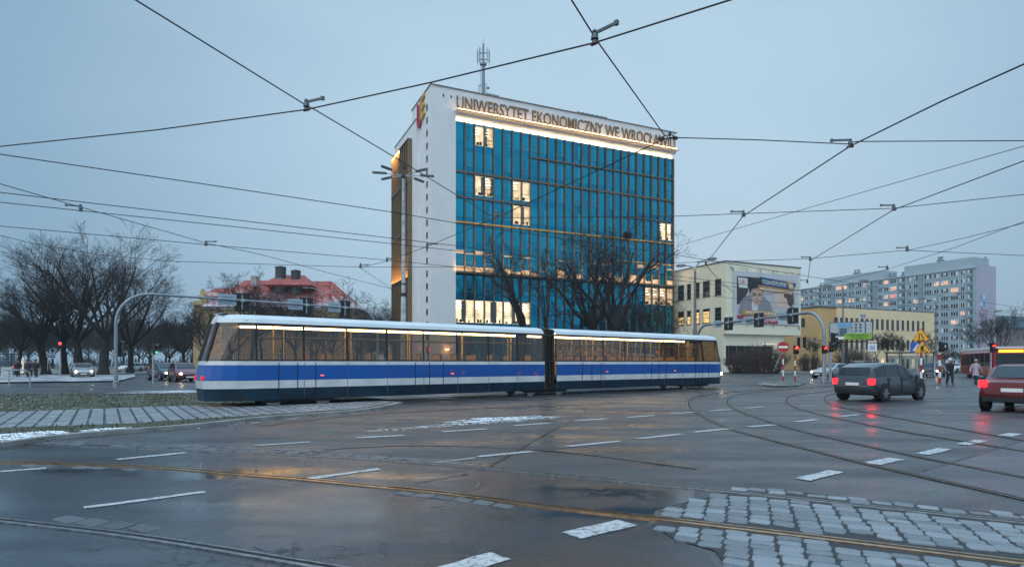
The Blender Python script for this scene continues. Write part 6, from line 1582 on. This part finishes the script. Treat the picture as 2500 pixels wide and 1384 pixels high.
# trees before the tower
g_ = dict(h=20, trunk_h=5.5, spread=.75, limbs=6, r0=.40, gnarl=.30, up=.22, levels=4, kids=(5,5,5,4), rmin=.011, lk=(.46,.62))
tT = 'gnarled bare trees before the glass front'
f1 = tree('tall gnarled bare tree with a bird nest before the glass front', gl(1492,70), 0, 21, tT, **dict(g_, lean=(.16,0), r0=.5, spread=.9))
f2 = tree('upright gnarled tree left of the one with a nest', gl(1440,72), .8, 22, tT, **dict(g_, h=17.5, r0=.42, lean=(.05,0)))
f3 = tree('bare tree leaning left before the lit ground offices', gl(1312,69), 0, 23, tT, h=17.0, trunk_h=5.5, spread=.6, limbs=4, lk=(.5,.66), lean=(-.42,0), r0=.44, gnarl=.22, up=.25, levels=4, kids=(4,5,4,3), rmin=.013)
f4 = tree('thin upright bare tree right of the leaning one', gl(1330,71), 2.0, 24, tT, h=15.5, trunk_h=5, spread=.28, limbs=3, lean=(-.05,0), r0=.30, gnarl=.2, up=.35, levels=4, kids=(4,4,3,3), rmin=.018)
f5 = tree('small bare tree in the middle of the glass front', gl(1418,74), 1.0, 25, tT, h=10.5, trunk_h=3, spread=.7, limbs=4, lean=(-.2,0), r0=.24, gnarl=.25, up=.2, levels=4, kids=(5,4,4,3), rmin=.018)
f6 = tree('low bare tree spreading its boughs towards the annexe', gl(1530,72), 0, 26, tT, h=9.5, trunk_h=3, spread=1.5, limbs=5, lean=(.8,0), r0=.30, gnarl=.25, up=.12, levels=4, kids=(5,5,4,3), rmin=.018)
nb = P(1532, 575, 70); T = thing('bird_nest', 'dark twig nest high in the gnarled tree', 'nest', nb); mb = MB(); rg = random.Random(5)
for k in range(160):
    a, b_ = rg.uniform(0,6.28), rg.uniform(-.5,.5); p = Vector((.45*math.cos(a),.45*math.sin(a),b_*.6)); q = Vector((.5*math.cos(a+rg.uniform(.5,1.4)),.5*math.sin(a+rg.uniform(.5,1.4)),b_*.6+rg.uniform(-.25,.25))); mb.tube([p,q], .018, 3)
mb.sphere((0,0,-.05), .4, 8, 6, 0, (1,1,.7)); mb.build('twigs', M_twig, T)
# trees around the school
tS = 'bare trees around the school'
s1 = tree('gnarled bare tree standing before the red roof', gl(615,88), 0, 31, tS, **dict(g_, h=16.3, trunk_h=7.0, r0=.32, spread=.95))
s2 = tree('slender bare tree right of the red roof', gl(838,92), 0, 32, tS, h=15, trunk_h=5, spread=.4, limbs=4, r0=.2, gnarl=.2, up=.35, levels=4, kids=(4,4,3,3), rmin=.02)
mid = tree('twiggy bare tree before the middle of the red roof', gl(725,90), 0, 33, tS, **dict(lime, h=14, r0=.26, trunk_h=3.5, kids=(5,5,4,3)))
for i, (u, Y, s_, lb) in enumerate(((452,86,.78,'low twiggy tree left of the school wall'),(498,78,.70,'low twiggy tree before the school corner'),(560,84,.74,'twiggy tree left of the gnarled one at the school'),(775,96,.80,'twiggy tree before the right hip of the red roof'),(812,88,.82,'twiggy tree under the thin double lamp'),(868,100,.86,'twiggy tree at the left of the far clump'),(905,104,.98,'twiggy tree in the middle of the far clump'),(944,108,1.02,'twiggy tree of the far clump next to the gold fins'),(972,112,1.0,'twiggy tree half hidden by the gold fins'),(410,104,.62,'small twiggy tree between gantry post and school'),(365,112,.66,'small twiggy tree behind the gantry bend'))):
    tree_copy(mid, lb, gl(u, Y), i*1.7, s_, tS)
for i, (u, Y, s_, lb) in enumerate(((690,82,.78,'upright tree trunk seen through the tram before the school arches'),(640,86,.72,'trunk between two arched school windows'),(500,90,.75,'dark trunk at the left corner of the school'),(760,84,.7,'trunk right of the arched school windows'))):
    tree_copy(s1, lb, gl(u, Y), 1+i*2.1, s_, tS)
# trees and shrubs on the right
tR = 'bare trees below the flats'
r1 = tree('reddish bare tree at the right edge beyond the bus', gl(2440,92), 0, 41, tR, **dict(lime, h=11, r0=.20, trunk_h=2.6, spread=.9, limbs=6, kids=(5,5,4,3), rmin=.012))
for i, (u, Y, s_, lb) in enumerate(((2392,100,.86,'bare tree before the lilac gable of the flats'),(2300,116,.50,'small bare tree right of the ochre block'))):
    tree_copy(r1, lb, gl(u, Y), 1.3*i+.4, s_, tR)
yt = tree('young bare street tree at the left of the ochre wall', gl(1985,100), 0, 42, 'young trees along the ochre block', h=6.0, trunk_h=2.2, spread=.55, limbs=5, r0=.09, gnarl=.16, up=.3, levels=3, kids=(6,5,4), rmin=.018)
for i, (u, lb) in enumerate(((2048,'young tree below the hoarding on the ochre block'),(2140,'young tree behind the tram stop sign'),(2165,'young tree right of the tram stop sign'),(2196,'young tree left of the bus shelter roof'),(2262,'young tree right of the yellow signs'))):
    tree_copy(yt, lb, gl(u, 98-i), i*2.0, 1.0+.06*(i % 3), 'young trees along the ochre block')
def shrub(label, loc, rx, ry, h, n, seed, group=None):
    rg = random.Random(seed); T = thing('bare_shrub', label, 'shrub', loc, 0, group); mb = MB()
    for k in range(n):
        a = rg.uniform(0,6.283); r = math.sqrt(rg.random()); b = Vector((rx*.55*r*math.cos(a), ry*.55*r*math.sin(a), 0)); t_ = Vector((rx*r*math.cos(a)*rg.uniform(.8,1.2), ry*r*math.sin(a), h*math.sqrt(max(.05,1-r*r*.8))*rg.uniform(.7,1.05)))
        m_ = b.lerp(t_, .5)+Vector((rg.gauss(0,.12),rg.gauss(0,.12),.1)); mb.tube([b,m_,t_], [.03,.022,.012], 3, cap=False)
        for j in range(4):
            s_ = m_.lerp(t_, rg.random()); e = s_+Vector((rg.gauss(0,.35),rg.gauss(0,.35),rg.uniform(.05,.5))); mb.tube([s_,e], [.016,.01], 3, cap=False)
    mb.build('twigs', mat('shrub_twig', (.07,.05,.042), .9, var=.3), T); return T
shrub('wide bare shrub before the annexe behind the no entry sign', gl(1862,84), 4.2, 1.6, 4.2, 420, 51)
shrub('round bare shrub below the hoarding', gl(2085,92), 3.6, 1.6, 4.0, 380, 52)
shrub('small bare shrub left of the wide one at the annexe', gl(1805,86), 2.4, 1.2, 3.4, 200, 53)
shrub('bare shrub by the ochre corner', gl(1975,104), 2.6, 1.2, 3.2, 200, 54)
# far wood closing the park and the streets
rg = random.Random(9); mb = MB(); bt_, bb_ = grow(random.Random(77), h=13, trunk_h=3, spread=1.0, limbs=7, r0=.3, gnarl=.2, up=.3, levels=3, kids=(6,6,5), rmin=.05)
src = tree_mesh(bt_+bb_, 5)
def plant(x, y, s_, a):
    k = len(mb.v); ca, sa = math.cos(a)*s_, math.sin(a)*s_
    mb.v.extend(Vector((x+v.x*ca-v.y*sa, y+v.x*sa+v.y*ca, v.z*s_)) for v in src.v); mb.f.extend(tuple(i+k for i in f) for f in src.f); mb.m.extend([0]*len(src.f))
for i in range(54):
    u = -120+i*(1080/54)+rg.uniform(-12,12); Y = rg.uniform(150,230); plant((u-CU)/F*Y, Y, rg.uniform(.85,1.3)*(.8+.2*Y/180), rg.uniform(0,6))
tag(mb.build('distant_trees', M_twig), 'far mass of bare trees closing the park on the left', kind='stuff')
mb = MB()
for i in range(22):
    u = 1690+i*38+rg.uniform(-12,12); Y = rg.uniform(150,190); plant((u-CU)/F*Y, Y, rg.uniform(.30,.48), rg.uniform(0,6))
tag(mb.build('distant_trees', M_twig), 'far mass of low bare trees below the flats', kind='stuff')
mb = MB(); pr = random.Random(3); x = -330
while x < 420:                                        # dark hedgerow and garden walls along the skyline
    w_ = pr.uniform(8,22); h_ = pr.uniform(2.5,5.5); y = 240+pr.uniform(-8,8)
    for k in range(int(w_*5)):
        p = Vector((x+pr.uniform(0,w_), y+pr.uniform(-3,3), 0)); mb.tube([p, p+Vector((pr.gauss(0,.8),0,h_*pr.uniform(.5,1)))], [.25,.05], 3, cap=False)
    x += w_
tag(mb.build('hedgerow', mat('hedgerow', (.03,.033,.035), .95)), 'far dark hedgerow along the skyline', kind='stuff')
# ================================================================ damp winter air
m, nt, N, L = new_mat('haze_air'); o = N.new('ShaderNodeOutputMaterial'); pv = N.new('ShaderNodeVolumePrincipled')
pv.inputs['Color'].default_value = (.80, .88, .96, 1); pv.inputs['Density'].default_value = .00035; pv.inputs['Anisotropy'].default_value = .2
L.new(pv.outputs[0], o.inputs['Volume'])
mb = MB(); mb.box((-400,-40,-1.2),(450,480,58)); tag(mb.build('haze', m), 'thin damp haze in the winter air', kind='stuff')
